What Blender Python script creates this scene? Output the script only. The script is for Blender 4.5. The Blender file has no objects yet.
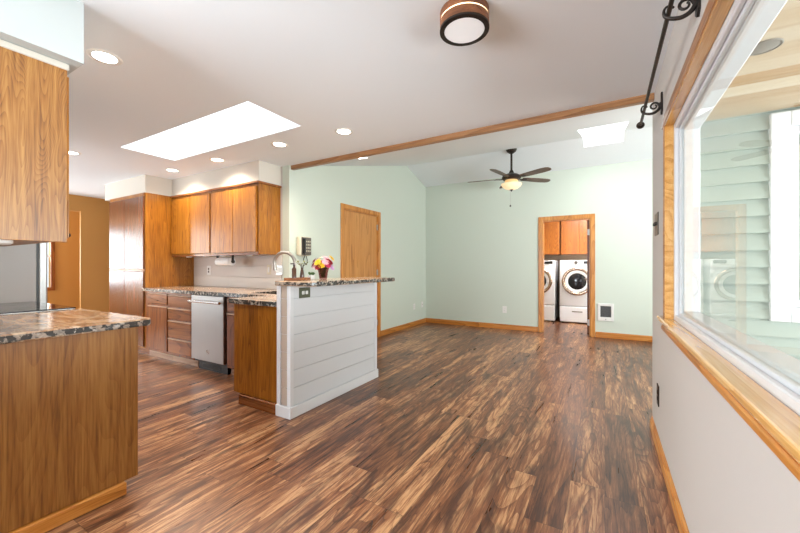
import bpy, bmesh, math, random
from mathutils import Vector, Matrix
random.seed(7)
S = bpy.context.scene
COL = S.collection
PI = math.pi

# ------------------------------------------------------------------ camera, world, lights, exposure
cam_d = bpy.data.cameras.new('camera'); cam = bpy.data.objects.new('camera', cam_d); COL.objects.link(cam)
cam.location = (0, 0, 1.2); cam.rotation_euler = (PI/2, 0, math.atan(205/354.2))
cam_d.sensor_width = 36; cam_d.lens = 354.2*36/800; cam_d.clip_start = 0.02; cam_d.clip_end = 200
S.camera = cam
S.view_settings.view_transform = 'Standard'; S.view_settings.look = 'None'
S.view_settings.gamma = 1; S.view_settings.use_curve_mapping = False
S.view_settings.exposure = 0.70
w = bpy.data.worlds.new('sky'); S.world = w; w.use_nodes = True
wn = w.node_tree.nodes; wl = w.node_tree.links
bg = wn['Background']
tc = wn.new('ShaderNodeTexCoord'); sep = wn.new('ShaderNodeSeparateXYZ'); rmp = wn.new('ShaderNodeValToRGB')
wl.new(tc.outputs['Generated'], sep.inputs[0]); wl.new(sep.outputs['Z'], rmp.inputs[0])
rmp.color_ramp.elements[0].position = 0.0; rmp.color_ramp.elements[0].color = (0.80, 0.86, 0.92, 1)
rmp.color_ramp.elements[1].position = 0.7; rmp.color_ramp.elements[1].color = (0.86, 0.93, 1.0, 1)
wl.new(rmp.outputs[0], bg.inputs[0]); bg.inputs[1].default_value = 1.0

def area(name, loc, rot, sx, sy, power, color):
    d = bpy.data.lights.new(name, 'AREA'); d.shape = 'RECTANGLE'; d.size = sx; d.size_y = sy
    d.energy = power; d.color = color
    o = bpy.data.objects.new(name, d); o.location = loc; o.rotation_euler = rot; COL.objects.link(o); return o
area('rear_fill', (-2.9, -2.5, 1.34), (PI/2+.6, 0, 0), 2.8, 1.7, 185, (0.86, 0.94, 1.0))  # added lamp in an invented rear opening, lights room and ceiling
area('living_fill', (2.6, 4.3, 1.5), (PI/2+.3, 0, PI/2), 1.76, 1.46, 50, (1.0, 0.99, 0.95))  # added lamp in an invented side opening, brightens the mint walls
area('daylight_kitchen_skylight', (-3.34, 2.0, 2.985), (0, 0, 0), 2.04, 0.54, 9, (0.92, 0.97, 1.0))
area('daylight_ridge_skylight', (-0.026, 5.55, 3.765), (0, 0, 0), 0.528, 1.5, 16, (1.0, 0.99, 0.95))
area('daylight_nook_window', (-9.27, 1.56, 1.4), (PI/2+.4, 0, -PI/2), 1.9, 1.2, 26, (0.90, 0.96, 1.0))
area('nook_wall_fill', (-8.72, 0.24, 1.4), (PI/2, 0, 0), 0.6, 1.5, 40, (1.0, 0.97, 0.92))  # added lamp, no such window known, brightens the nook wall
area('kitchen_fill', (-6.6, -1.2, 1.2), (PI/2+.7, 0, 0), 3.0, 1.9, 75, (0.90, 0.96, 1.0))  # added lamp in an invented side room, lifts kitchen and its ceiling
area('laundry_side_fill', (1.09, 8.0, 1.6), (PI/2, 0, PI/2), 1.2, 1.2, 36, (1.0, 0.98, 0.96))  # added lamp against a solid wall, brightens the laundry
area('laundry_top_fill', (-.4, 7.75, 2.43), (0, 0, 0), .5, .5, 30, (1.0, 0.96, 0.9))  # added lamp without a fixture, brightens laundry floor and fronts
area('daylight_porch', (4.6, 0.9, 0.75), (PI/2+.25, 0, PI/2), 5.0, 1.9, 400, (0.90, 0.96, 1.0))

# ------------------------------------------------------------------ mesh helpers
def B(): return bmesh.new()
def box(bm, x0, x1, y0, y1, z0, z1, bev=0.0, seg=1):
    x0, x1 = min(x0, x1), max(x0, x1); y0, y1 = min(y0, y1), max(y0, y1); z0, z1 = min(z0, z1), max(z0, z1)
    r = bmesh.ops.create_cube(bm, size=1.0); vs = r['verts']
    for v in vs:
        v.co = Vector(((x0+x1)/2 + v.co.x*(x1-x0), (y0+y1)/2 + v.co.y*(y1-y0), (z0+z1)/2 + v.co.z*(z1-z0)))
    if bev > 0:
        bev = min(bev, (x1-x0)*.45, (y1-y0)*.45, (z1-z0)*.45)
        es = list({e for v in vs for e in v.link_edges})
        bmesh.ops.bevel(bm, geom=es, offset=bev, segments=seg, affect='EDGES', profile=0.5)
    return bm
def bx(*a, **k): return box(B(), *a, **k)
def frame_of(d):
    d = Vector(d).normalized(); a = Vector((0, 0, 1)) if abs(d.z) < .9 else Vector((1, 0, 0))
    u = a.cross(d).normalized(); return u, d.cross(u).normalized(), d
def tube(bm, pts, r, seg=10, cap=True):
    pts = [Vector(p) for p in pts]; n = len(pts)
    rs = r if isinstance(r, (list, tuple)) else [r]*n
    u = None; rings = []
    for i, p in enumerate(pts):
        d = (pts[min(i+1, n-1)] - pts[max(i-1, 0)]).normalized()
        if u is None: u = frame_of(d)[0]
        u = (u - d*u.dot(d)).normalized(); v = d.cross(u)
        rings.append([bm.verts.new(p + (u*math.cos(2*PI*k/seg) + v*math.sin(2*PI*k/seg))*rs[i]) for k in range(seg)])
    for a, b in zip(rings, rings[1:]):
        for k in range(seg): bm.faces.new((a[k], a[(k+1) % seg], b[(k+1) % seg], b[k]))
    if cap: bm.faces.new(rings[0][::-1]); bm.faces.new(rings[-1])
    return bm
def lathe(bm, c, prof, seg=32, axis=(0, 0, 1)):
    """prof: list of (radius, height along axis) from start to end"""
    u, v, d = frame_of(axis); c = Vector(c); rings = []
    for r, h in prof:
        if r < 1e-6: rings.append([bm.verts.new(c + d*h)])
        else: rings.append([bm.verts.new(c + d*h + (u*math.cos(2*PI*k/seg) + v*math.sin(2*PI*k/seg))*r) for k in range(seg)])
    for a, b in zip(rings, rings[1:]):
        for k in range(seg):
            q = [a[k % len(a)], a[(k+1) % len(a)], b[(k+1) % len(b)], b[k % len(b)]]
            q = [x for i, x in enumerate(q) if x not in q[:i]]
            if len(q) > 2:
                try: bm.faces.new(q)
                except ValueError: pass
    for r0 in (rings[0], rings[-1]):
        if len(r0) > 2:
            try: bm.faces.new(r0)
            except ValueError: pass
    return bm
def torus(bm, c, R, r, axis=(0, 0, 1), seg=40, ms=10, sx=1.0):
    u, v, d = frame_of(axis); c = Vector(c); g = []
    for i in range(seg):
        a = 2*PI*i/seg; e = u*math.cos(a) + v*math.sin(a)
        g.append([bm.verts.new(c + e*(R + r*math.cos(2*PI*j/ms)) + d*(r*sx*math.sin(2*PI*j/ms))) for j in range(ms)])
    for i in range(seg):
        for j in range(ms):
            bm.faces.new((g[i][j], g[(i+1) % seg][j], g[(i+1) % seg][(j+1) % ms], g[i][(j+1) % ms]))
    return bm
def prism(bm, poly, vec):
    vec = Vector(vec); a = [bm.verts.new(Vector(p)) for p in poly]; b = [bm.verts.new(Vector(p)+vec) for p in poly]
    n = len(a); bm.faces.new(a); bm.faces.new(b[::-1])
    for i in range(n): bm.faces.new((a[i], b[i], b[(i+1) % n], a[(i+1) % n]))
    return bm
def slab(bm, x0, x1, y0, z0, y1, z1, t):
    return prism(bm, [(x0, y0, z0), (x0, y1, z1), (x0, y1, z1+t), (x0, y0, z0+t)], (x1-x0, 0, 0))
def smooth(pts, n=5):
    P = [Vector(p) for p in pts]; P = [P[0]] + P + [P[-1]]; out = []
    for i in range(1, len(P)-2):
        for k in range(n):
            t = k/n; a, b, c, d = P[i-1:i+3]
            out.append(.5*((2*b) + (c-a)*t + (2*a-5*b+4*c-d)*t*t + (3*b-a-3*c+d)*t**3))
    return out + [P[-2]]
def wpos(o):
    v = Vector((0, 0, 0))
    while o is not None: v += o.location; o = o.parent
    return v
def obj(name, bm, mat, parent=None, smooth=False):
    bmesh.ops.recalc_face_normals(bm, faces=bm.faces)
    me = bpy.data.meshes.new(name)
    if parent is not None:
        off = wpos(parent)
        for v in bm.verts: v.co -= off
    bm.to_mesh(me); bm.free()
    me.materials.append(mat)
    if smooth:
        for p in me.polygons: p.use_smooth = True
        try: me.set_sharp_from_angle(angle=math.radians(40))
        except Exception: pass
    o = bpy.data.objects.new(name, me); COL.objects.link(o)
    if parent is not None: o.parent = parent
    return o
def tag(o, label=None, cat=None, group=None, kind=None):
    if label: o['label'] = label
    if cat: o['category'] = cat
    if group: o['group'] = group
    if kind: o['kind'] = kind
    return o
def thing(name, label, cat, loc, group=None, kind=None):
    o = bpy.data.objects.new(name, None); o.empty_display_size = .05; o.location = loc; COL.objects.link(o)
    return tag(o, label, cat, group, kind)
def struct(name, bm, mat, label, cat, parent=None):
    o = obj(name, bm, mat, parent)
    return tag(o, label, cat, None, 'structure')
def dup(root, loc, label=None):
    def cp(o, p):
        c = o.copy(); COL.objects.link(c)
        if p is not None: c.parent = p
        for ch in o.children: cp(ch, c)
        return c
    r = cp(root, None); r.location = loc
    if label: r['label'] = label
    return r

# ------------------------------------------------------------------ material helpers
class G:
    def __init__(s, name):
        s.m = bpy.data.materials.new(name); s.m.use_nodes = True
        s.t = s.m.node_tree; s.n = s.t.nodes; s.b = s.n['Principled BSDF']; s.out = s.n['Material Output']
    def new(s, t, **k):
        x = s.n.new('ShaderNode'+t)
        for a, v in k.items(): setattr(x, a, v)
        return x
    def put(s, sock, v):
        if isinstance(v, bpy.types.NodeSocket): s.t.links.new(v, sock)
        elif v is not None:
            sock.default_value = v if not (isinstance(v, tuple) and len(v) == 3 and sock.type == 'RGBA') else (*v, 1)
    def math(s, op, a, b=0.0, c=None, clamp=False):
        x = s.new('Math', operation=op); x.use_clamp = clamp; s.put(x.inputs[0], a); s.put(x.inputs[1], b)
        if c is not None: s.put(x.inputs[2], c)
        return x.outputs[0]
    def coord(s, which='Object'): return s.new('TexCoord').outputs[which]
    def xyz(s, v):
        x = s.new('SeparateXYZ'); s.put(x.inputs[0], v); return x.outputs
    def vec(s, a, b, c):
        x = s.new('CombineXYZ'); s.put(x.inputs[0], a); s.put(x.inputs[1], b); s.put(x.inputs[2], c); return x.outputs[0]
    def noise(s, v, scale, detail=3, rough=.5, dist=0, w=None, color=False):
        x = s.new('TexNoise'); 
        if w is not None: x.noise_dimensions = '4D'; s.put(x.inputs['W'], w)
        s.put(x.inputs['Vector'], v); x.inputs['Scale'].default_value = scale; x.inputs['Detail'].default_value = detail
        x.inputs['Roughness'].default_value = rough; x.inputs['Distortion'].default_value = dist
        return x.outputs['Color' if color else 0]
    def map(s, v, scale=(1, 1, 1), loc=(0, 0, 0), rot=(0, 0, 0)):
        x = s.new('Mapping'); s.put(x.inputs[0], v); x.inputs['Scale'].default_value = scale
        x.inputs['Location'].default_value = loc; x.inputs['Rotation'].default_value = rot; return x.outputs[0]
    def ramp(s, f, stops):
        x = s.new('ValToRGB'); s.put(x.inputs[0], f); e = x.color_ramp.elements
        while len(e) < len(stops): e.new(.5)
        for i, (p, c) in enumerate(stops):
            e[i].position = p; e[i].color = (*c, 1) if len(c) == 3 else c
        return x.outputs[0]
    def mix(s, f, a, b, mode='MIX'):
        x = s.new('Mix', data_type='RGBA', blend_type=mode); s.put(x.inputs[0], f); s.put(x.inputs[6], a); s.put(x.inputs[7], b)
        return x.outputs[2]
    def bump(s, h, strength=.1, dist=.01):
        x = s.new('Bump'); x.inputs['Strength'].default_value = strength; x.inputs['Distance'].default_value = dist
        s.put(x.inputs['Height'], h); s.put(s.b.inputs['Normal'], x.outputs[0])
    def fin(s, color=None, rough=None, metal=None, **k):
        if color is not None: s.put(s.b.inputs['Base Color'], color)
        if rough is not None: s.put(s.b.inputs['Roughness'], rough)
        if metal is not None: s.put(s.b.inputs['Metallic'], metal)
        for a, v in k.items(): s.put(s.b.inputs[a.replace('_', ' ')], v)
        return s.m
def hexc(r, g, b):
    f = lambda c: (c/255/12.92) if c/255 <= .04045 else ((c/255+.055)/1.055)**2.4
    return (f(r), f(g), f(b))
def paint(name, c, rough=.6, bump=.04, scale=120, **k):
    g = G(name); v = g.coord(); n = g.noise(v, scale, 2); n2 = g.noise(v, 1.3, 2)
    col = g.mix(g.math('MULTIPLY', n2, .10), c, tuple(x*.82 for x in c))
    g.bump(n, bump, .004); return g.fin(col, rough, **k)
def metal(name, c, rough=.3, metallic=1.0, brushed=None):
    g = G(name); v = g.coord()
    n = g.noise(g.map(v, brushed or (40, 40, 40)), 1, 3)
    g.bump(n, .03, .002)
    return g.fin(g.mix(g.math('MULTIPLY', n, .25), c, tuple(x*.8 for x in c)), g.math('ADD', rough-.06, g.math('MULTIPLY', n, .12)), metallic)
def emis(name, c, strength, base=(.9, .9, .9)):
    g = G(name); n = g.noise(g.coord(), 30, 1)
    g.fin(base, .5); g.put(g.b.inputs['Emission Color'], c); g.put(g.b.inputs['Emission Strength'], g.math('MULTIPLY_ADD', n, .1*strength, strength))
    return g.m
def wood(name, dark, mid, light, axis='Z', rough=.35, figure=1.0, scale=1.0, coat=.25, fig=.16, pw=.42, pf=190):
    """grain running along `axis` of the object: fine pores, streaks and a soft cathedral figure"""
    g = G(name); v = g.coord(); r = g.new('ObjectInfo').outputs['Random']
    def al(a, b): return {'X': (a, b, b), 'Y': (b, a, b), 'Z': (b, b, a)}[axis]
    W = g.math('MULTIPLY', r, 37.0)
    warp = g.noise(g.map(v, al(.30*scale, 2.6*scale)), 1.0, 2, .5, .2, W)
    rings = g.math('FRACT', g.math('MULTIPLY', warp, 22*figure))
    rings = g.math('POWER', rings, 2.2)                                  # sharp late-wood side of each ring
    gr = g.noise(g.map(v, al(.8, 26)), 1.0, 5, .6, .1, W)
    st = g.noise(g.map(v, al(.35, 7)), 1.0, 3, .5, .2, W)
    pore = g.noise(g.map(v, al(pf/27, pf)), 1.0, 3, .6, 0, W)
    f = g.math('ADD', g.math('MULTIPLY', gr, .45), g.math('MULTIPLY', st, .35))
    f = g.math('SUBTRACT', g.math('ADD', f, .16), g.math('MULTIPLY', rings, fig))
    f = g.math('ADD', f, g.math('MULTIPLY', g.math('SUBTRACT', pore, .5), pw))
    col = g.ramp(f, [(.30, dark), (.48, mid), (.68, light)])
    tone = g.math('MULTIPLY_ADD', r, .16, .92)
    col = g.mix(1.0, col, g.vec(tone, tone, tone), 'MULTIPLY')
    g.bump(pore, .05, .002)
    return g.fin(col, rough, Coat_Weight=coat, Coat_Roughness=.25)

M = {}
M['ceiling'] = paint('ceiling paint', (.85, .895, .94), .8, .05, 60)
M['white_wall'] = paint('warm white wall paint', (.59, .548, .512), .7, .06, 70)
M['mint'] = paint('pale mint wall paint', (.655, .725, .645), .7, .05, 70)
M['brown_wall'] = paint('ochre brown wall paint', (.43, .20, .042), .6, .05, 70)
M['soffit'] = paint('soffit paint', (.66, .61, .54), .7, .05, 70)
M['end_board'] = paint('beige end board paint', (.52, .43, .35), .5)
M['white_trim'] = paint('white trim enamel', (.76, .785, .81), .4, .02)
M['shiplap'] = paint('white shiplap paint', (.70, .735, .765), .45, .03)
M['splash'] = paint('greige backsplash paint', (.66, .62, .58), .4, .03)
M['vinyl'] = paint('white window vinyl', (.72, .73, .755), .35, .01)
M['white_plastic'] = paint('white plastic', (.84, .84, .82), .35, .01)
M['appliance'] = paint('white appliance enamel', (.86, .87, .90), .2, .005)
M['laundry_wall'] = paint('laundry wall paint', (.36, .27, .19), .7)
M['oak_trim'] = wood('honey oak trim', hexc(150, 88, 28), hexc(196, 125, 50), hexc(222, 160, 84), 'Y', .35)
M['oak_trim_x'] = wood('honey oak trim across', hexc(150, 88, 28), hexc(190, 118, 48), hexc(215, 150, 78), 'X', .35)
M['oak_trim_z'] = wood('honey oak trim upright', hexc(150, 88, 28), hexc(196, 125, 50), hexc(222, 160, 84), 'Z', .35)
M['beam'] = wood('ceiling strip oak', hexc(120, 80, 46), hexc(160, 112, 70), hexc(186, 140, 98), 'X', .4)
M['door_oak'] = wood('door oak', hexc(170, 108, 45), hexc(205, 140, 70), hexc(220, 160, 90), 'Z', .35, .8)
M['cab'] = wood('amber oak cabinet', hexc(96, 52, 7), hexc(152, 92, 19), hexc(182, 120, 40), 'Z', .28, 2.4, 1.0, .15, .12, .72, 130)
M['cab_red'] = wood('red brown oak cabinet', hexc(82, 40, 14), hexc(126, 68, 29), hexc(156, 92, 46), 'Z', .26, 1.0)
M['cab_red_x'] = wood('red brown oak drawer', hexc(90, 46, 18), hexc(138, 80, 38), hexc(166, 104, 56), 'X', .26, 1.0)
M['pantry'] = wood('dark red oak door', hexc(66, 31, 11), hexc(98, 50, 21), hexc(128, 70, 34), 'Z', .22, 1.0, 1.0, .5)
M['cab_lip'] = wood('pale drawer lip', hexc(150, 110, 84), hexc(190, 150, 120), hexc(215, 180, 150), 'X', .3)  # pale tone puts the light the lips catch into their colour
M['panel_oak'] = wood('foreground oak panel', hexc(84, 48, 14), hexc(142, 90, 34), hexc(170, 118, 56), 'Z', .4, 1.6, 1.0, .2, .07, .75, 110)
M['upper_oak'] = wood('light oak upper panel', hexc(96, 56, 18), hexc(150, 96, 38), hexc(180, 128, 64), 'Z', .4, 3.6, 2.0, .2, .13, .7, 120)
M['laundry_oak'] = wood('laundry oak', hexc(108, 52, 12), hexc(156, 86, 24), hexc(180, 110, 42), 'Z', .35, 2.6, 1.2, .2, .2)
M['dark_wood'] = wood('dark walnut blade', hexc(50, 36, 28), hexc(86, 64, 50), hexc(116, 90, 72), 'X', .45)
M['lamp_wood'] = wood('lamp walnut band', hexc(92, 52, 28), hexc(132, 80, 46), hexc(160, 104, 64), 'X', .5)
M['steel'] = metal('brushed stainless steel', (.44, .435, .43), .36, 1.0, (160, 160, 3))
M['fridge_side'] = paint('grey pebbled fridge side', (.37, .36, .36), .5, .25, 150)
M['chrome'] = metal('bright chrome', (.78, .77, .75), .12)
M['nickel'] = metal('brushed nickel', (.47, .44, .41), .3)
M['pewter'] = metal('dark pewter', (.20, .18, .16), .4)
M['bronze'] = metal('oil rubbed bronze', (.055, .045, .04), .45, .8)
M['bronze_plate'] = metal('aged bronze plate', (.12, .13, .09), .45, .8)
M['copper'] = metal('rose bronze ring', (.60, .46, .36), .2)
M['speaker_grey'] = paint('taupe speaker mesh', (.22, .20, .17), .7, .2, 300)
M['black'] = paint('black plastic', (.012, .012, .013), .35, .01)
M['black_glass'] = paint('black glass', (.015, .015, .018), .06, 0.0)
M['dark_grille'] = paint('dark grille', (.10, .10, .10), .5)
M['cream'] = paint('cream plastic', (.72, .66, .52), .4)
M['paper'] = paint('paper towel', (.86, .86, .86), .9, .2, 200)
M['leaf'] = paint('green leaf', (.06, .14, .03), .5)
M['leaf_y'] = paint('yellow green leaf', (.32, .33, .07), .5)
M['bottle'] = paint('brown bottle glass', (.09, .04, .02), .1, 0)
M['porch_floor'] = paint('porch concrete', (.35, .34, .33), .8)
M['ground'] = paint('ground outside', (.22, .24, .18), .9)
M['dusk'] = paint('drywall shaft paint', (.88, .88, .88), .8, .03)
M['lens'] = emis('recessed lamp lens', (1.0, .94, .86), 9)
M['glow'] = emis('lamp glow ring', (1.0, .74, .36), 1.6)
M['diffuser'] = emis('lamp diffuser', (1.0, 1.0, 1.0), .15, (.78, .78, .80))
M['bowl'] = emis('alabaster bowl', (1.0, .70, .36), .42, (.66, .62, .48))
M['puck'] = paint('white puck lamp plastic', (.85, .83, .80), .4, .01)

def m_glass(name, tint=(1, 1, 1), rough=0.0):
    g = G(name); lw = g.new('LayerWeight'); lw.inputs[0].default_value = .5
    fr = g.math('MULTIPLY_ADD', g.math('POWER', lw.outputs['Facing'], 5.0), .93, .035)
    tr = g.new('BsdfTransparent'); tr.inputs[0].default_value = (*tint, 1)
    gl = g.new('BsdfGlossy'); gl.inputs['Roughness'].default_value = rough
    n = g.noise(g.coord(), 3, 1); f = g.math('MULTIPLY', fr, g.math('MULTIPLY_ADD', n, .05, .50))
    mx = g.new('MixShader'); g.put(mx.inputs[0], f); g.put(mx.inputs[1], tr.outputs[0]); g.put(mx.inputs[2], gl.outputs[0])
    g.put(g.out.inputs[0], mx.outputs[0]); return g.m
M['glass'] = m_glass('window glass', (.96, .98, .97))
M['vase_glass'] = m_glass('vase glass', (.75, .55, .55))

def m_floor():
    g = G('acacia plank floor'); v = g.coord(); x, y, z = g.xyz(v)
    PW, PL = .168, 1.22
    rx = g.math('DIVIDE', x, PW); row = g.math('FLOOR', rx)
    wn1 = g.new('TexWhiteNoise', noise_dimensions='1D'); g.put(wn1.inputs['W'], row)
    ry = g.math('ADD', g.math('DIVIDE', y, PL), g.math('MULTIPLY', wn1.outputs[0], 7.3)); colm = g.math('FLOOR', ry)
    wn2 = g.new('TexWhiteNoise', noise_dimensions='2D'); g.put(wn2.inputs['Vector'], g.vec(row, colm, 0))
    r, gg, b = g.xyz(wn2.outputs['Color'])
    off = g.vec(g.math('MULTIPLY', r, 40), g.math('MULTIPLY', gg, 40), g.math('MULTIPLY', b, 40))
    ad = g.new('VectorMath', operation='ADD'); g.put(ad.inputs[0], v); g.put(ad.inputs[1], off); p = ad.outputs[0]
    big = g.noise(g.map(p, (5.0, .55, 1)), 1.0, 2, .5, .7)
    rings = g.math('FRACT', g.math('MULTIPLY', big, 17)); rings = g.math('SUBTRACT', 1.0, g.math('POWER', rings, 3.0))
    fine = g.noise(g.map(p, (95, 5.0, 1)), 1.0, 6, .75, .4)
    med = g.noise(g.map(p, (16, 1.1, 1)), 1.0, 4, .6, .5)
    f = g.math('ADD', g.math('MULTIPLY', fine, .42), g.math('MULTIPLY', med, .50))
    f = g.math('ADD', f, g.math('MULTIPLY_ADD', rings, .09, -.03))
    f = g.math('ADD', f, g.math('MULTIPLY', g.math('SUBTRACT', r, .5), .10))
    col = g.ramp(f, [(.34, hexc(48, 28, 20)), (.43, hexc(98, 60, 38)), (.52, hexc(142, 92, 60)), (.61, hexc(206, 158, 112))])
    vn = g.noise(g.map(p, (13, 1.3, 1)), 1.0, 4, .55, .9)
    vein = g.math('SUBTRACT', 1.0, g.math('DIVIDE', g.math('ABSOLUTE', g.math('SUBTRACT', vn, .5)), .022), None, True)
    col = g.mix(g.math('MULTIPLY', vein, .5), col, hexc(58, 34, 24))
    dk = g.noise(g.map(p, (8, 1.6, 1)), 1.0, 3, .55, 1.2)
    dkf = g.ramp(dk, [(.52, (0, 0, 0)), (.66, (1, 1, 1))])
    col = g.mix(g.math('MULTIPLY', dkf, .72), col, hexc(54, 33, 27))
    col = g.mix(g.math('MULTIPLY', b, .22), col, hexc(112, 72, 56))
    fx = g.math('FRACT', rx); ex = g.math('MINIMUM', fx, g.math('SUBTRACT', 1.0, fx))
    fy = g.math('FRACT', ry); ey = g.math('MINIMUM', fy, g.math('SUBTRACT', 1.0, fy))
    seam = g.math('MINIMUM', g.math('MULTIPLY', ex, PW), g.math('MULTIPLY', ey, PL))
    sm = g.math('LESS_THAN', seam, .0013)
    col = g.mix(g.math('MULTIPLY', sm, .65), col, hexc(44, 28, 20))
    g.bump(g.math('SUBTRACT', g.math('MULTIPLY', fine, .5), sm), .12, .002)
    return g.fin(col, g.math('MULTIPLY_ADD', med, .22, .20))
M['floor'] = m_floor()

def m_granite():
    g = G('swirled granite'); v = g.coord()
    sw = g.noise(g.map(v, (.55, 1.5, 2)), 3.4, 5, .65, 1.6)
    col = g.ramp(sw, [(.30, hexc(70, 50, 38)), (.41, hexc(164, 124, 92)), (.50, hexc(206, 178, 148)), (.58, hexc(146, 106, 78)), (.66, hexc(196, 170, 146)), (.74, hexc(96, 74, 60))])
    pt = g.noise(v, 22, 3, .6, .8)
    dk = g.ramp(pt, [(.50, (0, 0, 0)), (.56, (1, 1, 1))])
    bl = g.noise(v, 7.0, 2, .5, .5); blm = g.ramp(bl, [(.47, (0, 0, 0)), (.56, (1, 1, 1))])
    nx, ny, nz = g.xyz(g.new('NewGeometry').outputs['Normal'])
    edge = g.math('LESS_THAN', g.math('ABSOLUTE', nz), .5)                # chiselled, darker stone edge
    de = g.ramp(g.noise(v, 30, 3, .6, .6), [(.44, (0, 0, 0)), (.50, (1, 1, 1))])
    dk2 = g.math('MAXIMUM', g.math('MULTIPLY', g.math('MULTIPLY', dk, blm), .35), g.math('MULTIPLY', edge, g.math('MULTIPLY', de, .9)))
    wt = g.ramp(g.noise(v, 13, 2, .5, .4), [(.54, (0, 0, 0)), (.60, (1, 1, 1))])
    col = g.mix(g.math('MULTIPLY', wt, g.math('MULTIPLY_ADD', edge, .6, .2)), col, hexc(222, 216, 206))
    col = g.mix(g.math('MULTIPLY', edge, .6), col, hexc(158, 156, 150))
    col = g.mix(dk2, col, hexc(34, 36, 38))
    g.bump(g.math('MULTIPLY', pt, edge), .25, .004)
    return g.fin(col, .16)
M['granite'] = m_granite()

def m_pine():
    g = G('whitewashed pine planks'); v = g.coord(); x, y, z = g.xyz(v)
    ry = g.math('DIVIDE', y, .135); row = g.math('FLOOR', ry)
    wn1 = g.new('TexWhiteNoise', noise_dimensions='1D'); g.put(wn1.inputs['W'], row)
    gr = g.noise(g.map(v, (1.2, 26, 1)), 1.0, 4, .6, .5)
    f = g.math('ADD', g.math('MULTIPLY', gr, .6), g.math('MULTIPLY', wn1.outputs[0], .4))
    col = g.ramp(f, [(.25, hexc(168, 138, 102)), (.5, hexc(188, 168, 140)), (.75, hexc(198, 184, 162))])
    kn = g.ramp(g.noise(g.map(v, (3.2, 9, 1)), 1.0, 1), [(.70, (0, 0, 0)), (.75, (1, 1, 1))])
    col = g.mix(g.math('MULTIPLY', kn, .5), col, hexc(160, 112, 74))
    fy = g.math('FRACT', ry); sm = g.math('LESS_THAN', fy, .03)
    col = g.mix(g.math('MULTIPLY', sm, .35), col, hexc(150, 118, 84))
    return g.fin(col, .5)
M['pine'] = m_pine()
M['siding'] = paint('pale green lap siding', (.37, .425, .385), .6, .05, 60)

# ------------------------------------------------------------------ dimensions
ZC = 2.44                                   # flat ceiling
XL, XR = -3.34, .305                        # living left wall, window wall
YK, YFAR = 3.07, 6.88                       # kitchen back wall, far wall
RY, RZ, VY = 6.05, 3.16, 3.12               # ridge, vault start
SK = (-4.36, -2.32, 1.73, 2.27)             # kitchen skylight opening
SR = (-.29, .238, 4.80, 6.30)               # ridge skylight opening
def zv(y): return ZC + (y-VY)*(RZ-ZC)/(RY-VY) if y < RY else RZ - .30*(y-RY)

# ------------------------------------------------------------------ the room shell
struct('floor', bx(-9.5, 2.8, -2.7, 9.2, -.12, 0), M['floor'], 'brown acacia plank floor running through all the rooms', 'floor')
bm = B()
for a in ((-9.5, SK[0], -2.7, VY), (SK[1], 2.8, -2.7, VY), (SK[0], SK[1], -2.7, SK[2]), (SK[0], SK[1], SK[3], VY)):
    box(bm, a[0], min(a[1], .43) if a[1] > 1 else a[1], a[2], a[3], ZC, ZC+.10)
box(bm, -9.5, -3.46, VY, YK+.14, ZC, ZC+.10)
for x0, x1, y0, y1 in ((-3.46, SR[0], VY, RY), (SR[1], 2.8, VY, RY), (SR[0], SR[1], VY, SR[2]),
                       (-3.46, SR[0], RY, 7.0), (SR[1], 2.8, RY, 7.0), (SR[0], SR[1], SR[3], 7.0)):
    slab(bm, x0, x1, y0, zv(y0), y1, zv(y1), .10)
box(bm, -2.2, 1.2, 7.0, 9.2, ZC, ZC+.08)     # laundry ceiling
struct('ceiling', bm, M['ceiling'], 'white ceiling, flat over the kitchen and vaulted beyond the oak strip', 'ceiling')
def yz_wall(bm, x0, x1, y0, y1, zb):
    ys = [y0] + [q for q in (VY, RY) if y0 < q < y1] + [y1]
    top = [(x0, q, (zv(q) if q >= VY else ZC)+.02) for q in ys]
    return prism(bm, [(x0, y0, zb)] + top + [(x0, y1, zb)], (x1-x0, 0, 0))
D1 = (4.10, 5.02, 2.06)                      # door in the left wall
bm = B(); yz_wall(bm, XL-.12, XL, YK, D1[0], 0); yz_wall(bm, XL-.12, XL, D1[0], D1[1], D1[2]); yz_wall(bm, XL-.12, XL, D1[1], YFAR+.12, 0)
struct('wall_left', bm, M['mint'], 'pale mint left wall with the closed oak door', 'wall')
D2 = (-.985, -.215, 2.03)                    # laundry doorway
bm = B(); box(bm, XL, D2[0], YFAR, YFAR+.12, 0, 3.0); box(bm, D2[1], 2.75, YFAR, YFAR+.12, 0, 3.0); box(bm, D2[0], D2[1], YFAR, YFAR+.12, D2[2], 3.0)
struct('wall_far', bm, M['mint'], 'pale mint far wall with the laundry doorway', 'wall')
WY0, WY1, WZ0, WZ1 = -.15, 2.45, .888, 1.99  # big window opening
bm = B(); box(bm, XR, .43, WY1, 3.213, 0, ZC+.12); box(bm, XR, .43, -2.7, WY0, 0, ZC+.05); box(bm, XR, .43, WY0, WY1, 0, WZ0); box(bm, XR, .43, WY0, WY1, WZ1, ZC+.05)
struct('wall_right', bm, M['white_wall'], 'off white right wall below and around the big window', 'wall')
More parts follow.
